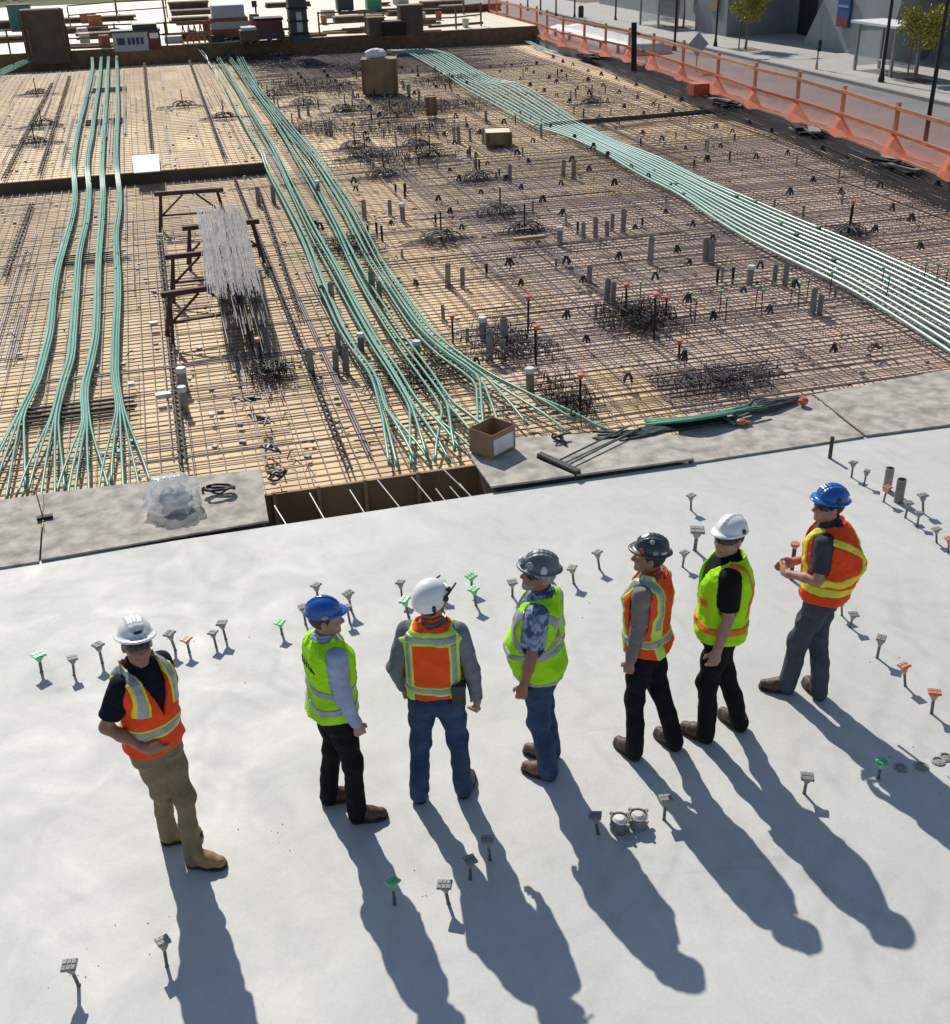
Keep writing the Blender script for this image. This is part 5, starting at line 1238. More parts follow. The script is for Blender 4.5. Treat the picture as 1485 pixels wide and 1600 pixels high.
def fabric(nm, c, v=.78, rough=.85, bs=70, b=.25): pm(nm, c, tuple(x*v for x in c), 9, rough, b, bs, detail=5, spec=.15, fold=.55, fscale=7.5)
fabric('vest_orange', (0.95, 0.10, 0.018), .9); fabric('vest_lime', (0.44, 0.92, 0.015), .88); fabric('vest_red', (0.95, 0.085, 0.022), .9)
fabric('trim_lime', (0.60, 0.88, 0.12), .9); fabric('trim_yellow', (0.88, 0.80, 0.06), .9); fabric('tape_orange', (0.90, 0.22, 0.05), .9); fabric('tape_yellow', (0.86, 0.84, 0.08), .9)
pm('tape_silver', (0.36, 0.40, 0.42), (0.28, 0.32, 0.34), 20, 0.38, 0.1, 90, spec=.6, metal=.25)
fabric('khaki', (0.265, 0.20, 0.12)); fabric('black_cloth', (0.009, 0.009, 0.0105)); fabric('navy_cloth', (0.009, 0.011, 0.022)); fabric('shirt_blue', (0.40, 0.47, 0.66)); fabric('shirt_grey', (0.20, 0.215, 0.24)); fabric('shirt_taupe', (0.235, 0.21, 0.205)); fabric('shirt_charcoal', (0.062, 0.066, 0.08))
pm('shirt_pattern', (0.30, 0.38, 0.55), (0.05, 0.09, 0.17), 16, 0.85, .2, 60, lo=.42, hi=.56, detail=3, dist=1.2)
pm('denim', (0.045, 0.085, 0.165), (0.022, 0.045, 0.10), 5, 0.85, .25, 110, detail=6, spec=.2, fold=.55, fscale=8); pm('denim_grey', (0.075, 0.085, 0.105), (0.045, 0.052, 0.068), 5, 0.85, .25, 110, detail=6, spec=.2, fold=.55, fscale=8); pm('denim_black', (0.010, 0.011, 0.015), (0.006, 0.0065, 0.009), 5, 0.85, .25, 110, spec=.15, fold=.5, fscale=8)
pm('boot_tan', (0.40, 0.225, 0.09), (0.33, 0.18, 0.07), 9, 0.75, .2, 60); pm('boot_brown', (0.085, 0.045, 0.028), (0.055, 0.03, 0.02), 9, 0.55, .2, 60); pm('shoe_brown', (0.16, 0.09, 0.055), (0.11, 0.06, 0.04), 9, 0.6, .2, 60); pm('sole', (0.03, 0.022, 0.018), None, 9, .8)
pm('helmet_white', (0.87, 0.87, 0.86), (0.82, 0.82, 0.82), 6, 0.28, spec=.5, coat=.3); pm('helmet_blue', (0.012, 0.12, 0.45), (0.01, 0.10, 0.39), 6, 0.25, spec=.5, coat=.4); pm('helmet_grey', (0.15, 0.18, 0.205), (0.10, 0.125, 0.145), 6, 0.4, spec=.5); pm('helmet_dark', (0.035, 0.035, 0.042), (0.05, 0.05, 0.06), 6, 0.35, spec=.5, coat=.3)
pm('sticker_red', (0.42, 0.06, 0.05), None, 9, .5); pm('sticker_white', (0.7, 0.7, 0.7), None, 9, .5); pm('sticker_grey', (0.33, 0.34, 0.36), None, 9, .5)
pm('hair_dark', (0.016, 0.011, 0.009), None, 40, .6, .4, 90); pm('hair_brown', (0.06, 0.032, 0.018), None, 40, .6, .4, 90); pm('hair_grey', (0.36, 0.34, 0.32), (0.22, 0.2, 0.19), 40, .7, .4, 90)
pm('lens_dark', (0.008, 0.008, 0.009), None, 9, .12, spec=.6); pm('eye_white', (0.7, 0.68, 0.64), None, 9, .3); pm('lip', (0.30, 0.11, 0.09), None, 9, .5)

TORSO = [(.86, .150, .105, .00), (.94, .168, .122, -.008), (1.02, .160, .115, .0), (1.10, .152, .108, .004), (1.22, .165, .115, .006), (1.34, .186, .122, .004), (1.42, .190, .112, -.004), (1.47, .165, .092, -.012), (1.51, .105, .072, -.018), (1.535, .07, .06, -.02)]
def torso(w=1.0, d=1.0, belly=0.0):
    o = []
    for (z, a, b, c) in TORSO:
        g = math.exp(-((z - 1.10)/.16)**2)*belly
        o.append((z, a*w + g*.5, b*d + g*.65, c + g*.55))
    return o
def to_local(p, base, psi):
    dx, dy = p[0] - base[0], p[1] - base[1]
    return (dx*math.cos(psi) - dy*math.sin(psi), dx*math.sin(psi) + dy*math.cos(psi))
def hand_prims(w, d, u, nrm, curl, k=1.0):
    """palm and five fingers from the wrist w; d along the hand, u towards the thumb, nrm palm side"""
    d, u, nrm = [np.array(q, float)/np.linalg.norm(q) for q in (d, u, nrm)]; out = []
    out.append((ell(w + d*.052*k, (.050*k, .043*k, .018*k), np.array([d, u, nrm])), .012)); out.append((rcone(w - d*.02, w + d*.03, .029, .027), .02))
    for i, (L, off) in enumerate(((.066, .031), (.074, .011), (.069, -.010), (.054, -.030))):
        b0 = w + d*.088*k + u*off*k; c = curl*(1 + .10*i)
        b1 = b0 + (d*math.cos(c*.6) + nrm*math.sin(c*.6))*L*.55*k; b2 = b1 + (d*math.cos(c*1.5) + nrm*math.sin(c*1.5))*L*.52*k
        out.append((rcone(b0 - d*.012, b1, .0105, .0098), .004)); out.append((rcone(b1, b2, .0098, .0085), .004))
    t0 = w + d*.022*k + u*.030*k; t1 = t0 + (d*.62 + u*.62 + nrm*.25)*.042*k; t2 = t1 + (d*.92 + u*.12 + nrm*.30)*.034*k
    out += [(rcone(t0, t1, .0150, .0125), .008), (rcone(t1, t2, .0118, .0098), .004)]
    return out
def person(label, base_px, yaw, S):
    psi = yaw_of(yaw); base = at(*base_px, 0)
    root = thing('person', label, 'person', (base.x, base.y, 0), -psi)
    H = S.get('k', 1.0); root.scale = (H, H, H)
    lean = S.get('lean', (0, 0)); st = torso(S.get('w', .94), S.get('d', 1), S.get('belly', 0)); tw = S.get('tw', 0.0)
    L = lambda p: V3(p[0], p[1], p[2])
    def lp(px, py, z=0): q = to_local(at(px, py, z), base, psi); return V3(q[0]/H, q[1]/H, z/H)
    # feet: heel and toe pixels on the ground
    feet = {}
    for sd, (hp, tp) in S['feet'].items():
        a, b = lp(*hp), lp(*tp); dirn = (b - a); dirn /= np.linalg.norm(dirn) + 1e-9; heel = a; feet[sd] = (heel, dirn)
    hipc = V3(S.get('hip', (0, 0))[0], S.get('hip', (0, 0))[1], .93)
    def tpt(x, y, z):           # a point of the leaning, twisting trunk
        t = tw*np.clip((z - 1.0)/.3, 0, 1); c, s_ = math.cos(t), math.sin(t)
        return V3(x*c - y*s_ + lean[0]*(z - .95), x*s_ + y*c + lean[1]*(z - .95), z) + V3(hipc[0], hipc[1], 0)
    J = {}
    for sd, sg in (('l', -1), ('r', 1)):
        J['hip' + sd] = hipc + V3(sg*.095*S.get('w', .94), 0, -.01)
        heel, dr = feet[sd]; ank = heel + dr*.055 + V3(0, 0, .095); J['ank' + sd] = ank; J['dir' + sd] = dr; J['heel' + sd] = heel
        # two-bone knee
        hpnt = J['hip' + sd]; v = ank - hpnt; D = np.linalg.norm(v); Lu = Ll = min(.43, D*.502)
        D2 = min(D, (Lu + Ll)*.999); a = math.acos(np.clip((Lu*Lu + D2*D2 - Ll*Ll)/(2*Lu*D2), -1, 1)); vn = v/D
        fw = dr*.7 + V3(0, .5, 0); fw = fw - vn*(fw@vn); fw /= np.linalg.norm(fw) + 1e-9
        J['knee' + sd] = hpnt + vn*math.cos(a)*Lu*min(D/D2, 1.02) + fw*max(math.sin(a)*Lu, .015)
        sh = tpt(sg*.178*S.get('w', .94), -.008, 1.445); J['sh' + sd] = sh
        arm = S['arms'][sd]; el = sh + np.array(arm['el'], float)/np.linalg.norm(arm['el'])*.295; wr = el + np.array(arm['wr'], float)/np.linalg.norm(arm['wr'])*.255; J['el' + sd] = el; J['wr' + sd] = wr
    hy = -R(S.get('head', 0)); hx = R(S.get('pitch', 4)); hr = R(S.get('hroll', 0))
    Mh = Matrix.Rotation(hy, 3, 'Z') @ Matrix.Rotation(hx, 3, 'X') @ Matrix.Rotation(hr, 3, 'Y')
    nb = tpt(0, -.015, 1.50); hc = nb + V3(lean[0]*.1, .02 + lean[1]*.2, .158) + V3(*S.get('hoff', (0, 0, 0)))
    def hp_(x, y, z): q = Mh @ Vector((x, y, z)); return hc + V3(q.x, q.y, q.z)
    Mr = np.array([[Mh[j][i] for j in range(3)] for i in range(3)])          # rows = head axes
    def shift(pr):
        f, bb = pr; ox, oy = float(hipc[0]), float(hipc[1])
        return (lambda X, Y, Z: f(X - ox, Y - oy, Z)), (bb[0] + V3(ox, oy, 0), bb[1] + V3(ox, oy, 0))
    T = lambda off, s_=None: shift(loft(s_ or st, off, lean, tw=tw))
    allp = np.array([v for k, v in J.items() if not k.startswith('dir')] + [hc])
    lo = allp.min(0) - V3(.24, .24, .14); hi = allp.max(0) + V3(.24, .24, .22); lo[2] = -.02
    # ---------------- body (one continuous skin)
    Fb = Field(lo, hi, .0085)
    Fb.add(T(-.02), 0)
    for sd in 'lr':
        Fb.add(rcone(J['sh' + sd], J['el' + sd], .047, .038), .03); Fb.add(rcone(J['el' + sd], J['el' + sd]*.6 + J['wr' + sd]*.4, .039, .038), .02); Fb.add(rcone(J['el' + sd]*.6 + J['wr' + sd]*.4, J['wr' + sd], .038, .0265), .02)
        Fb.add(rcone(J['hip' + sd], J['knee' + sd], .07, .05), .03); Fb.add(rcone(J['knee' + sd], J['ank' + sd], .048, .035), .02); Fb.add(rcone(J['ank' + sd] - V3(0, 0, .04), J['ank' + sd] + J['dir' + sd]*.10 - V3(0, 0, .055), .033, .028), .02)
        arm = S['arms'][sd]; hd = arm.get('hd', arm['wr']); sg = -1 if sd == 'l' else 1
        for pr, k in hand_prims(J['wr' + sd], hd, arm.get('th', (0, 1, -.2)), arm.get('pn', (-sg, 0, 0)), arm.get('curl', .55), 1.0): Fb.add(pr, k)
    Fb.add(rcone(nb - V3(0, 0, .03), hp_(0, -.012, -.06), .060, .056), .03)
    Fb.add(ell(hp_(0, -.008, .030), (.077, .097, .092), Mr), .03); Fb.add(ell(hp_(0, .026, -.040), (.060, .070, .078), Mr), .03)
    Fb.add(ell(hp_(0, .072, -.098), (.026, .022, .020), Mr), .025); Fb.add(rcone(hp_(0, .086, .012), hp_(0, .110, -.032), .0095, .0145), .012); Fb.add(ell(hp_(0, .098, -.038), (.019, .012, .010), Mr), .008)
    for sg in (-1, 1):
        Fb.add(ell(hp_(sg*.079, -.012, -.008), (.010, .022, .033), Mr), .008); Fb.add(rcone(hp_(sg*.016, .088, .028), hp_(sg*.05, .072, .026), .010, .009), .012); Fb.add(ell(hp_(sg*.040, .062, -.03), (.022, .022, .02), Mr), .02)
        f, _ = ell(hp_(sg*.031, .095, .008), (.018, .014, .012), Mr); Fb.cut(lambda X, Y, Z, f=f: f(X, Y, Z))
    Fb.add(rcone(hp_(-.020, .083, -.068), hp_(.020, .083, -.068), .007, .007), .008)
    body = link_mesh('body', Fb.mesh('body'), S.get('skin', 'skin'), root, True)
    def part(name, Fd, mat, par=None): return link_mesh(name, Fd.mesh(name), mat, par or root, True)
    for sg in (-1, 1):
        Fe = Field(hp_(sg*.031, .078, .008) - .02, hp_(sg*.031, .078, .008) + .02, .004); Fe.add(ell(hp_(sg*.031, .076, .008), (.013, .013, .011), Mr), 0); part('eye', Fe, 'eye_white')
    Fl = Field(hp_(0, .085, -.068) - .05, hp_(0, .085, -.068) + .05, .004); Fl.add(rcone(hp_(-.021, .085, -.067), hp_(.021, .085, -.067), .0075, .0075), .0); part('lips', Fl, 'lip')
    # ---------------- hair
    Fh = Field(hc - .15, hc + .15, .007); Fh.add(ell(hp_(0, -.016, .022), (.083, .100, .098), Mr), 0)
    hz = S.get('hairz', -.055)
    def hl(X, Y, Z):
        q = [Mr[i, 0]*(X - hc[0]) + Mr[i, 1]*(Y - hc[1]) + Mr[i, 2]*(Z - hc[2]) for i in range(3)]; return q
    def cut_front(X, Y, Z):
        q = hl(X, Y, Z); return np.maximum(q[1] - .02 + np.clip(q[2], -.2, .04)*-.6, hz - q[2])
    Fh.keep(cut_front); part('hair', Fh, S.get('hair', 'hair_dark'))
    if S.get('beard'):
        Fr = Field(hc - .15, hc + .15, .006); Fr.add(ell(hp_(0, .030, -.045), (.064, .074, .080), Mr), 0); Fr.add(ell(hp_(0, .078, -.098), (.032, .028, .03), Mr), .02)
        Fr.keep(lambda X, Y, Z: np.maximum(hl(X, Y, Z)[2] + .048, .0 - hl(X, Y, Z)[1])); part('beard', Fr, S['beard'])
    if S.get('glasses', True):
        Fg = Field(hc - .15, hc + .15, .005); Fg.add(ell(hp_(0, .006, .012), (.083, .104, .09), Mr), 0)
        def band(X, Y, Z):
            q = hl(X, Y, Z); zc = .012; half = np.where(q[1] > .035, .021 - .011*np.exp(-(q[0]/.012)**2), .006); return np.maximum(np.abs(q[2] - zc) - half, -.02 - q[1])
        Fg.keep(band); part('sunglasses', Fg, 'lens_dark')
    # ---------------- hard hat
    hk = S['hat']; hm = hk['mat']; Fc = Field(hc - V3(.24, .24, .08), hc + V3(.24, .24, .24), .0065)
    dome = ell(hp_(0, -.012, .056), (.099, .121, .113), Mr); Fc.add(dome, 0); Fc.keep(lambda X, Y, Z: .056 - hl(X, Y, Z)[2])
    if hk['kind'] != 'climb':
        for x in (0,) if hk['kind'] == 'cap' else (-.035, 0, .035):
            pts = [hp_(x, -.012 + .116*math.cos(t), .056 + .109*math.sin(t)*math.sqrt(max(0, 1 - (x/.115)**2))) for t in np.linspace(.5, 2.6, 9)]
            for a, b in zip(pts, pts[1:]): Fc.add(rcone(a, b, .010, .010), .012)
    if hk['kind'] == 'full':
        Fc.add(ell(hp_(0, -.010, .058), (.122, .146, .012), Mr), .02); Fc.add(ell(hp_(0, .045, .056), (.098, .108, .011), Mr), .015)
    elif hk['kind'] == 'cap':
        Fc.add(ell(hp_(0, -.012, .058), (.104, .127, .011), Mr), .015); Fc.add(ell(hp_(0, .06, .055), (.082, .092, .011), Mr), .02)
    else:
        Fc.add(ell(hp_(0, -.03, .02), (.100, .110, .072), Mr), .03); Fc.keep(lambda X, Y, Z: np.maximum(-.040 - hl(X, Y, Z)[2], hl(X, Y, Z)[1]*.62 + .028 - hl(X, Y, Z)[2] - .04))
        Fc.add(ell(hp_(0, .095, .062), (.075, .05, .010), Mr), .015)
    hat = part('hard_hat', Fc, hm)
    def decal(nm, mat, c, r, inner=dome, grow=.011):
        Fd = Field(hp_(*c) - .09, hp_(*c) + .09, .005); f0, _ = dome; f1, _ = ell(hp_(*c), r, Mr); Fd.d = np.maximum(f0(*Fd.grid()) - grow - .0, f1(*Fd.grid())).astype(np.float32)
        if (Fd.d < 0).any(): part(nm, Fd, mat, hat)
    for (mat, c, r) in hk.get('decals', ()): decal('decal', mat, c, r)
    if hk['kind'] == 'climb':
        for (c, r) in (((.100, .03, .05), (.022, .02, .022)), ((.095, -.07, .02), (.018, .012, .026)), ((-.095, -.07, .02), (.018, .012, .026)), ((-.100, .03, .05), (.022, .02, .022)), ((.07, .085, .085), (.02, .02, .014))):
            Fd = Field(hp_(*c) - .05, hp_(*c) + .05, .005); Fd.add(ell(hp_(*c), r, Mr), 0); part('clip', Fd, 'black_plastic', hat)
        for sg in (-1, 1):
            Fd = Field(hc - .2, hc + .2, .005); Fd.add(rcone(hp_(sg*.095, .03, .05), hp_(sg*.07, .155, .09), .009, .007), 0); Fd.add(rcone(hp_(sg*.086, -.0, .0), hp_(sg*.05, .06, -.10), .006, .006), 0); part('strap', Fd, 'black_plastic', hat)
        Fd = Field(hc - .2, hc + .2, .006); Fd.add(ell(hp_(0, -.06, -.03), (.09, .05, .018), Mr), 0); part('headband', Fd, 'black_plastic', hat)
    if hk.get('lamp'):
        Fd = Field(hp_(0, .13, .10) - .06, hp_(0, .13, .10) + .06, .005); Fd.add(ell(hp_(0, .125, .10), (.03, .022, .022), Mr), 0); part('head_lamp', Fd, 'sleeve_white', hat)
    # ---------------- trousers
    Ft = Field(V3(lo[0], lo[1], .0), V3(hi[0], hi[1], 1.12), .0095); lw = S.get('legw', .92)
    Ft.add(T(.010, [q for q in st if q[0] < 1.05]), 0)
    for sd in 'lr':
        h0, k0, a0 = J['hip' + sd], J['knee' + sd], J['ank' + sd]; mid = (h0 + k0)/2
        Ft.add(rcone(h0 + V3(0, -.012, -.02), mid, .101*lw, .086*lw), .05); Ft.add(rcone(mid, k0, .086*lw, .070*lw), .05)
        hem = a0 + V3(0, 0, -.035 if not S.get('short_hem') else .0); Ft.add(rcone(k0, (k0 + a0)/2 + V3(0, -.008, 0), .070*lw, .070*lw), .06); Ft.add(rcone((k0 + a0)/2 + V3(0, -.008, 0), hem, .070*lw, .071*lw), .02)
    zk = (J['kneel'][2] + J['kneer'][2])/2
    Ft.wrinkle(.0075, 12, 10, S.get('seed', 1), (zk, .14, .82), .12); Ft.keep(lambda X, Y, Z: Z - 1.06); tr_ = part('trousers', Ft, S['trousers'])
    Fbt = Field(V3(hipc[0] - .3, hipc[1] - .3, .96), V3(hipc[0] + .3, hipc[1] + .3, 1.1), .009); Fbt.add(T(.021), 0); Fbt.keep(lambda X, Y, Z: np.abs(Z - 1.03) - .02); part('belt', Fbt, 'black_cloth')
    # ---------------- shoes
    for sd in 'lr':
        hl_, dr = J['heel' + sd], J['dir' + sd]; sidev = V3(dr[1], -dr[0], 0); Fs = Field(hl_ + dr*.1 - V3(.26, .26, .12), hl_ + dr*.1 + V3(.26, .26, .28), .008)
        hgt = .11
        Fs.add(rcone(hl_ + dr*.045 + V3(0, 0, .055), hl_ + dr*.155 + V3(0, 0, .048), .043, .047), .03); Fs.add(rcone(hl_ + dr*.155 + V3(0, 0, .046), hl_ + dr*.225 + V3(0, 0, .042), .048, .040), .02); Fs.add(rcone(hl_ + dr*.05 + V3(0, 0, .06), hl_ + dr*.05 + V3(0, 0, hgt), .043, .044), .03); Fs.add(rcone(hl_ + dr*.06 + V3(0, 0, .11), hl_ + dr*.15 + V3(0, 0, .06), .044, .042), .03)
        Fs.keep(lambda X, Y, Z: .022 - Z); Fs.wrinkle(.003, 22, 22, 3); sh = part('shoe', Fs, S['shoes'])
        Fo = Field(hl_ + dr*.1 - V3(.26, .26, .12), hl_ + dr*.1 + V3(.26, .26, .12), .008); Fo.add(rcone(hl_ + dr*.045 + V3(0, 0, .02), hl_ + dr*.225 + V3(0, 0, .02), .049, .048), 0); Fo.add(rcone(hl_ + dr*.15 + V3(0, 0, .02), hl_ + dr*.19 + V3(0, 0, .02), .053, .053), .02); Fo.keep(lambda X, Y, Z: np.abs(Z - .0145) - .0135); part('sole', Fo, 'sole', sh)
    # ---------------- shirt
    Fs = Field(V3(lo[0], lo[1], .70), V3(hi[0], hi[1], 1.66), .009); Fs.add(T(.012, [q for q in st if q[0] > 1.0]), 0); sw = S.get('slw', .95)
    for sd in 'lr':
        s0, e0, w0 = J['sh' + sd], J['el' + sd], J['wr' + sd]
        if S.get('long'):
            Fs.add(rcone(s0, e0, .066*sw, .056*sw), .04); Fs.add(rcone(e0, w0*.92 + e0*.08, .057*sw, .042*sw), .02)
        else: Fs.add(rcone(s0, s0*.30 + e0*.70, .068*sw, .074*sw), .04)
    Fs.wrinkle(.007, 10, 11, S.get('seed', 1) + 5)
    if not S.get('long'):
        for sd in 'lr':
            s0, e0 = J['sh' + sd], J['el' + sd]; dv = (e0 - s0)/np.linalg.norm(e0 - s0); cpt = s0*.26 + e0*.74
            # flat hem of the sleeve
            Fs.cut(lambda X, Y, Z, c=cpt, dv=dv: np.maximum(-((X - c[0])*dv[0] + (Y - c[1])*dv[1] + (Z - c[2])*dv[2]), np.sqrt((X - c[0])**2 + (Y - c[1])**2 + (Z - c[2])**2) - .11))
    Fs.keep(lambda X, Y, Z: np.maximum(S.get('tuck', 1.035) - Z, -.3 + 0*X) if S.get('tuck', 1.035) else -1 + 0*X) if False else None
    f, _ = rcone(nb, hp_(0, 0, -.05), .062, .058); Fs.cut(f); part('shirt', Fs, S['shirt'])
    # collar
    Fc = Field(nb - .14, nb + .16, .007); dn = hp_(0, -.012, -.06) - nb; dn /= np.linalg.norm(dn)
    Fc.add(rcone(nb + dn*.0 + V3(0, .004, 0), nb + dn*.045, .080, .071), 0); f, _ = rcone(nb - dn*.1, nb + dn*.2, .0635, .0635); Fc.cut(f)
    Fc.cut(lambda X, Y, Z: np.maximum(np.abs((X - nb[0])*math.cos(tw) + (Y - nb[1])*math.sin(tw)) - .03 - .5*(Z - nb[2]), -(-(X - nb[0])*math.sin(tw) + (Y - nb[1])*math.cos(tw)))); part('collar', Fc, S.get('collar', S['shirt']))
    # ---------------- vest
    vv = S['vest']; off = vv.get('off', .034); hem = vv.get('hem', .93)
    vst = [(z, a + vv.get('flare', .035)*max(0, 1.2 - z), b + vv.get('flare', .035)*max(0, 1.2 - z) + vv.get('back', 0)*math.exp(-((z - 1.22)/.18)**2), c - vv.get('back', 0)*.9*math.exp(-((z - 1.22)/.18)**2)) for z, a, b, c in st]
    Fv = Field(V3(lo[0], lo[1], hem - .03), V3(hi[0], hi[1], 1.6), .0085); Fv.add(T(off, vst), 0)
    Fv.wrinkle(.013, 9, 8, S.get('seed', 1) + 9)
    def vl(X, Y, Z):              # trunk coordinates
        x = X - hipc[0] - lean[0]*(Z - .95); y = Y - hipc[1] - lean[1]*(Z - .95); t = tw*np.clip((Z - 1.0)/.3, 0, 1)
        return x*np.cos(t) + y*np.sin(t), -x*np.sin(t) + y*np.cos(t), Z
    Fv.keep(lambda X, Y, Z: (hem + .012*np.sin(vl(X, Y, Z)[0]*14)) - Z)
    for sd in 'lr':
        s0, e0 = J['sh' + sd], J['el' + sd]; sg = -1 if sd == 'l' else 1
        ax = tpt(sg*.30, 0, 1.30); f, _ = rcone(tpt(sg*.245, -.0, 1.44), ax, .088, .10); Fv.cut(f); f, _ = rcone(s0, s0*.2 + e0*.8, .080*sw, .072*sw); Fv.cut(f)
    vz = vv.get('vz', 1.26)
    def neckcut(X, Y, Z):
        x, y, z = vl(X, Y, Z); return np.minimum(np.maximum(np.abs(x) - .30*np.maximum(z - vz, -.02), -y + .0), np.sqrt(x**2 + (y + .02)**2) - .084 - .35*np.maximum(Z - 1.5, 0))
    Fv.cut(neckcut); vest = part('vest', Fv, vv['mat'])
    # openings keep their shape on the tapes: grow the finished vest field
    def tape(nm, mat, region, grow):
        Fd = Field(Fv.lo, [a[-1] for a in Fv.ax], Fv.h); Fd.d = np.maximum(Fv.d - grow, region(*vl(*Fv.grid()))).astype(np.float32)
        if (Fd.d < 0).any(): part(nm, Fd, mat, vest)
    for (nm, mat, region, grow) in vv['tapes']: tape(nm, mat, region, grow)
    if vv.get('zip'): tape('zip', 'black_cloth', lambda x, y, z: np.maximum(np.abs(x) - .008, -y), .004)
    return dict(root=root, J=J, hc=hc, nb=nb, tpt=tpt, hp=hp_, Fv=Fv, vl=vl, vest=vest, part=part, H=H)
# tape regions in trunk coordinates: x right, y forward, z up
def hband(zc, w, tilt=0.0, ty=0.0): return lambda x, y, z: np.abs(z - zc - tilt*x - ty*y) - w/2
def vband(xc, w, z0=0, z1=9, side=0):
    def f(x, y, z):
        d = np.maximum(np.abs(np.abs(x) - xc) - w/2, np.maximum(z0 - z, z - z1)); return d if side == 0 else np.maximum(d, -side*y)
    return f
def AND(*fs): return lambda x, y, z: np.maximum.reduce([np.broadcast_to(f(x, y, z), np.broadcast(x, y, z).shape) for f in fs])
def OR(*fs): return lambda x, y, z: np.minimum.reduce([np.broadcast_to(f(x, y, z), np.broadcast(x, y, z).shape) for f in fs])
def diag(sx, x0, z0, slope, w, side): return lambda x, y, z: np.maximum(np.abs((z - z0) - sx*slope*(x - x0)) - w/2*math.sqrt(1 + slope*slope), -side*y)
DN = (0, 0, -1)

# 1: khaki trousers, facing the camera
person('man in orange vest and khaki trousers facing the camera, white hard hat', (285, 1333), 128, dict(
    k=1.03,
    seed=1, skin='skin_tan', w=.84, legw=.80, slw=.88, feet={'l': ((292, 1350), (342, 1354)), 'r': ((252, 1318), (308, 1306))}, hip=(.02, -.02), lean=(.0, .02), head=24, pitch=14, hroll=-4,
    arms={'r': dict(el=(.40, -.26, -1), wr=(-.42, .62, -.52), hd=(-.7, .45, -.45), th=(0, .4, 1), pn=(-.5, -.8, 0), curl=.5), 'l': dict(el=(-.22, -.25, -1), wr=(-.05, -.05, -1), th=(0, 1, -.1), pn=(1, 0, 0), curl=.8)},
    hat=dict(kind='full', mat='helmet_white', decals=[('letter_blue', (.0, .12, .105), (.030, .05, .012))]), trousers='khaki', shoes='boot_tan', shirt='navy_cloth',
    vest=dict(mat='vest_red', hem=.93, vz=1.20, off=.028, tapes=[('tape_trim', 'trim_yellow', hband(1.10, .085, 0, .05), .004), ('silver_tape', 'tape_silver', hband(1.10, .055, 0, .05), .007), ('tape_trim', 'trim_yellow', vband(.118, .082, 1.24), .004), ('silver_tape', 'tape_silver', vband(.118, .052, 1.24), .007)])))
# 2: blue cap helmet, lime vest
P2 = person('man in lime vest, pale blue shirt and black trousers, blue hard hat', (538, 1266), 62, dict(
    seed=2, k=.965, skin='skin', feet={'r': ((548, 1284), (604, 1276)), 'l': ((503, 1256), (548, 1246))}, head=22, pitch=0, hair='hair_brown', glasses=False, lean=(0, .01),
    arms={'r': dict(el=(.16, .02, -1), wr=(.04, .30, -1), th=(-.3, 1, 0), pn=(-1, 0, 0), curl=1.1), 'l': dict(el=(-.14, .0, -1), wr=(.05, .15, -1), curl=.9)}, long=True,
    hat=dict(kind='cap', mat='helmet_blue', decals=[('sticker_grey', (.105, .0, .07), (.03, .022, .016))]), trousers='black_cloth', shoes='boot_brown', shirt='shirt_blue',
    vest=dict(mat='vest_lime', hem=.93, vz=1.22, flare=.05, tapes=[('silver_tape', 'tape_silver', hband(1.16, .05), .005), ('silver_tape', 'tape_silver', hband(1.03, .05), .005),
        ('back_print', 'black_cloth', AND(OR(*[AND(lambda x, y, z, c=c: np.abs(x - c + .4*(z - 1.35)*(1 if i % 2 else -1)) - .012, lambda x, y, z: np.abs(z - 1.35) - .026) for i, c in enumerate((-.085, -.05, -.015, .02, .055, .09))]), lambda x, y, z: y), .004)])))
# 3: back to the camera, white climbing helmet
P3 = person('man seen from behind, orange-backed vest, grey shirt, blue jeans, white climbing helmet', (690, 1252), 6, dict(
    seed=3, feet={'l': ((658, 1258), (650, 1222)), 'r': ((722, 1250), (735, 1216))}, head=38, pitch=2, hair='hair_brown', w=.93, glasses=False, lean=(0, .01),
    arms={'l': dict(el=(-.30, -.12, -.95), wr=(.10, .42, -.90), th=(.2, 1, 0), curl=.6), 'r': dict(el=(.28, -.08, -.95), wr=(.08, .14, -1), th=(-.6, 1, 0), pn=(-1, 0, 0), curl=1.2)}, long=True, slw=.97,
    hat=dict(kind='climb', mat='helmet_white'), trousers='denim', shoes='boot_brown', shirt='shirt_grey', collar='vest_orange',
    vest=dict(mat='vest_orange', hem=1.0, vz=1.25, tapes=[('lime_panel', 'trim_lime', OR(hband(1.465, .09), hband(1.065, .065), vband(.148, .062)), .003), ('silver_tape', 'tape_silver', AND(hband(1.46, .045), lambda x, y, z: np.abs(x) - .165), .006), ('silver_tape', 'tape_silver', hband(1.065, .035), .006), ('silver_tape', 'tape_silver', vband(.148, .030, 1.09, 1.43), .006)])))
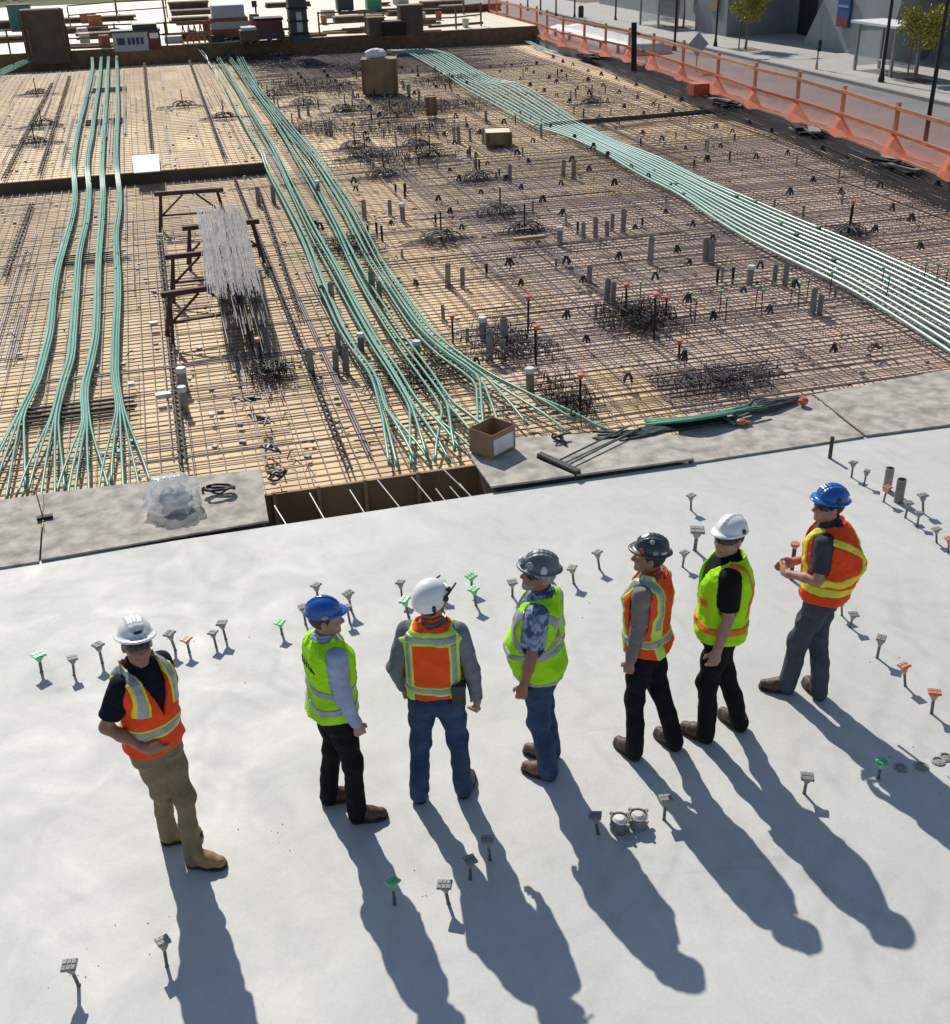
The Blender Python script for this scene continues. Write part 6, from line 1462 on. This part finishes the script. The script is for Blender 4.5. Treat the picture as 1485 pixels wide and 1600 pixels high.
# 4: grey full-brim hat
P4 = person('stout man in lime vest, patterned shirt and blue jeans, grey wide-brimmed hard hat', (845, 1202), -76, dict(
    seed=4, k=1.0, skin='skin_red', feet={'l': ((868, 1219), (812, 1200)), 'r': ((872, 1186), (826, 1176))}, belly=.075, w=.98, d=1.02, head=-8, pitch=5, hair='hair_grey', beard='hair_grey', lean=(0, .015), legw=.98,
    arms={'l': dict(el=(-.16, .08, -1), wr=(-.02, .22, -1), th=(.25, 1, 0), pn=(1, 0, 0), curl=.8), 'r': dict(el=(.16, .08, -1), wr=(0, .35, -1), curl=.8)},
    hat=dict(kind='full', mat='helmet_grey', decals=[('sticker_white', (-.100, -.03, .085), (.03, .022, .035)), ('sticker_grey', (-.08, .07, .10), (.03, .03, .03))], lamp=True), trousers='denim', shoes='shoe_brown', shirt='shirt_pattern', slw=1.05,
    vest=dict(mat='vest_lime', hem=.90, vz=1.16, off=.03, tapes=[('silver_tape', 'tape_silver', hband(1.13, .045, 0, -.12), .005), ('silver_tape', 'tape_silver', lambda x, y, z: np.maximum(np.abs(np.sqrt((y - .0)**2 + (z - 1.31)**2) - .155) - .022, -np.abs(x) + .06), .005), ('hem_tape', 'tape_silver', hband(.915, .03), .004)])))
# 5: dark stickered hat
P5 = person('man in orange and lime vest, taupe sleeves, black jeans, stickered dark hard hat', (1008, 1168), -62, dict(
    seed=5, k=.985, skin='skin_tan', feet={'l': ((998, 1190), (957, 1156)), 'r': ((1061, 1175), (1020, 1142))}, hip=(.0, .03), head=-20, pitch=5, glasses=False, lean=(0, .02), hair='hair_dark',
    arms={'l': dict(el=(-.14, .02, -1), wr=(.0, .16, -1), th=(.2, 1, 0), pn=(1, 0, 0), curl=1.1), 'r': dict(el=(.14, .05, -1), wr=(-.1, .45, -1), curl=.8)}, long=True,
    hat=dict(kind='full', mat='helmet_dark', decals=[('sticker_white', (.0, .06, .172), (.03, .035, .03)), ('sticker_red', (-.09, .065, .085), (.022, .022, .022)), ('sticker_grey', (-.105, -.03, .09), (.03, .02, .016)), ('sticker_white', (-.08, -.09, .085), (.026, .026, .010)), ('sticker_grey', (-.06, .0, .15), (.018, .018, .018))]), trousers='denim_black', shoes='boot_brown', shirt='shirt_taupe', collar='vest_orange',
    vest=dict(mat='vest_orange', hem=.95, vz=1.22, flare=.05, tapes=[('lime_band', 'trim_lime', OR(vband(.125, .078), hband(1.06, .07)), .003), ('silver_tape', 'tape_silver', vband(.125, .042, 1.16), .006), ('silver_tape', 'tape_silver', hband(1.06, .045), .006)])))
# 6: white cap helmet
P6 = person('man in lime vest with orange bands and black polo, white hard hat', (1112, 1148), -84, dict(
    seed=6, k=1.03, feet={'l': ((1112, 1162), (1062, 1138)), 'r': ((1163, 1145), (1128, 1118))}, hip=(0, .02), head=-42, pitch=5, hair='hair_dark', lean=(-.02, -.02),
    arms={'l': dict(el=(-.15, -.02, -1), wr=(-.05, .22, -1), th=(.1, 1, 0), pn=(1, 0, 0), curl=.6), 'r': dict(el=(.12, .0, -1), wr=(-.05, .25, -1), curl=.8)},
    hat=dict(kind='cap', mat='helmet_white', decals=[('letter_blue', (-.108, -.02, .085), (.03, .018, .018))]), trousers='black_cloth', shoes='boot_brown', shirt='black_cloth',
    vest=dict(mat='vest_lime', hem=.93, vz=1.18, flare=.07, back=.03, tapes=[('orange_band', 'tape_orange', hband(1.03, .055), .005), ('orange_panel', 'tape_orange', AND(lambda x, y, z: np.abs(np.abs(x) - .10) - .045, hband(1.22, .07), lambda x, y, z: -y), .005), ('orange_band', 'tape_orange', AND(vband(.13, .04, 1.12), lambda x, y, z: y), .005)])))
# 7: blue full-brim hat
P7 = person('man in puffed orange vest with yellow cross, grey jeans, blue wide-brimmed hard hat', (1250, 1082), -64, dict(
    seed=7, k=1.0, feet={'l': ((1240, 1082), (1184, 1074)), 'r': ((1285, 1096), (1254, 1062))}, hip=(.03, -.06), head=-32, pitch=5, hair='hair_dark', hairz=-.10, lean=(0.0, .05),
    arms={'l': dict(el=(-.16, .02, -1), wr=(.38, 1, -.20), hd=(.75, .7, -.1), th=(.3, .2, 1), pn=(.5, -.8, 0), curl=.9), 'r': dict(el=(.12, .05, -1), wr=(-.55, 1, -.25), th=(-.3, .2, 1), pn=(-1, 0, 0), curl=.9)},
    hat=dict(kind='full', mat='helmet_blue', decals=[('letter_blue', (-.105, -.02, .09), (.026, .02, .022))]), trousers='denim_grey', shoes='boot_brown', shirt='shirt_charcoal', legw=.98,
    vest=dict(mat='vest_red', hem=.94, vz=1.2, off=.034, flare=.06, back=.075, tapes=[('yellow_band', 'tape_yellow', hband(1.05, .06), .005), ('yellow_cross', 'tape_yellow', OR(diag(1, 0, 1.30, .95, .055, -1), diag(-1, 0, 1.30, .95, .055, -1)), .005), ('yellow_band', 'tape_yellow', AND(vband(.125, .055, 1.1), lambda x, y, z: -y), .005)])))
# small things they carry
J = P7['J']; r7 = P7['root']
def held(name, label, cat, build_fn, P, pt):
    root = P['root']; ps = -root.rotation_euler.z; H = P['H']
    w = Vector((root.location.x + H*(pt[0]*math.cos(ps) + pt[1]*math.sin(ps)), root.location.y + H*(-pt[0]*math.sin(ps) + pt[1]*math.cos(ps)), H*pt[2]))
    m = MB(); build_fn(m, w); return m, w
q = P7['tpt'](.16, -.13, 1.0); m, w = held('', '', '', lambda m, w: m.tube([w + Vector((0, 0, .12)), w, w + Vector((.02, 0, -.12)), w + Vector((.0, .02, -.26))], .012, 6), P7, q); tag(m.build('hanging_cord', 'yellow_plastic'), 'yellow cord hanging from the hip of the man in grey jeans', 'cord')
q = P3['tpt'](.165, -.10, 1.02); m, w = held('', '', '', lambda m, w: (m.obox(w, (.09, .07, .13), -.2), m.obox(w + Vector((0, 0, .075)), (.095, .075, .02), -.2)), P3, q); tag(m.build('belt_pouch', 'black_plastic'), 'black belt pouch on the right hip of the man seen from behind', 'pouch')
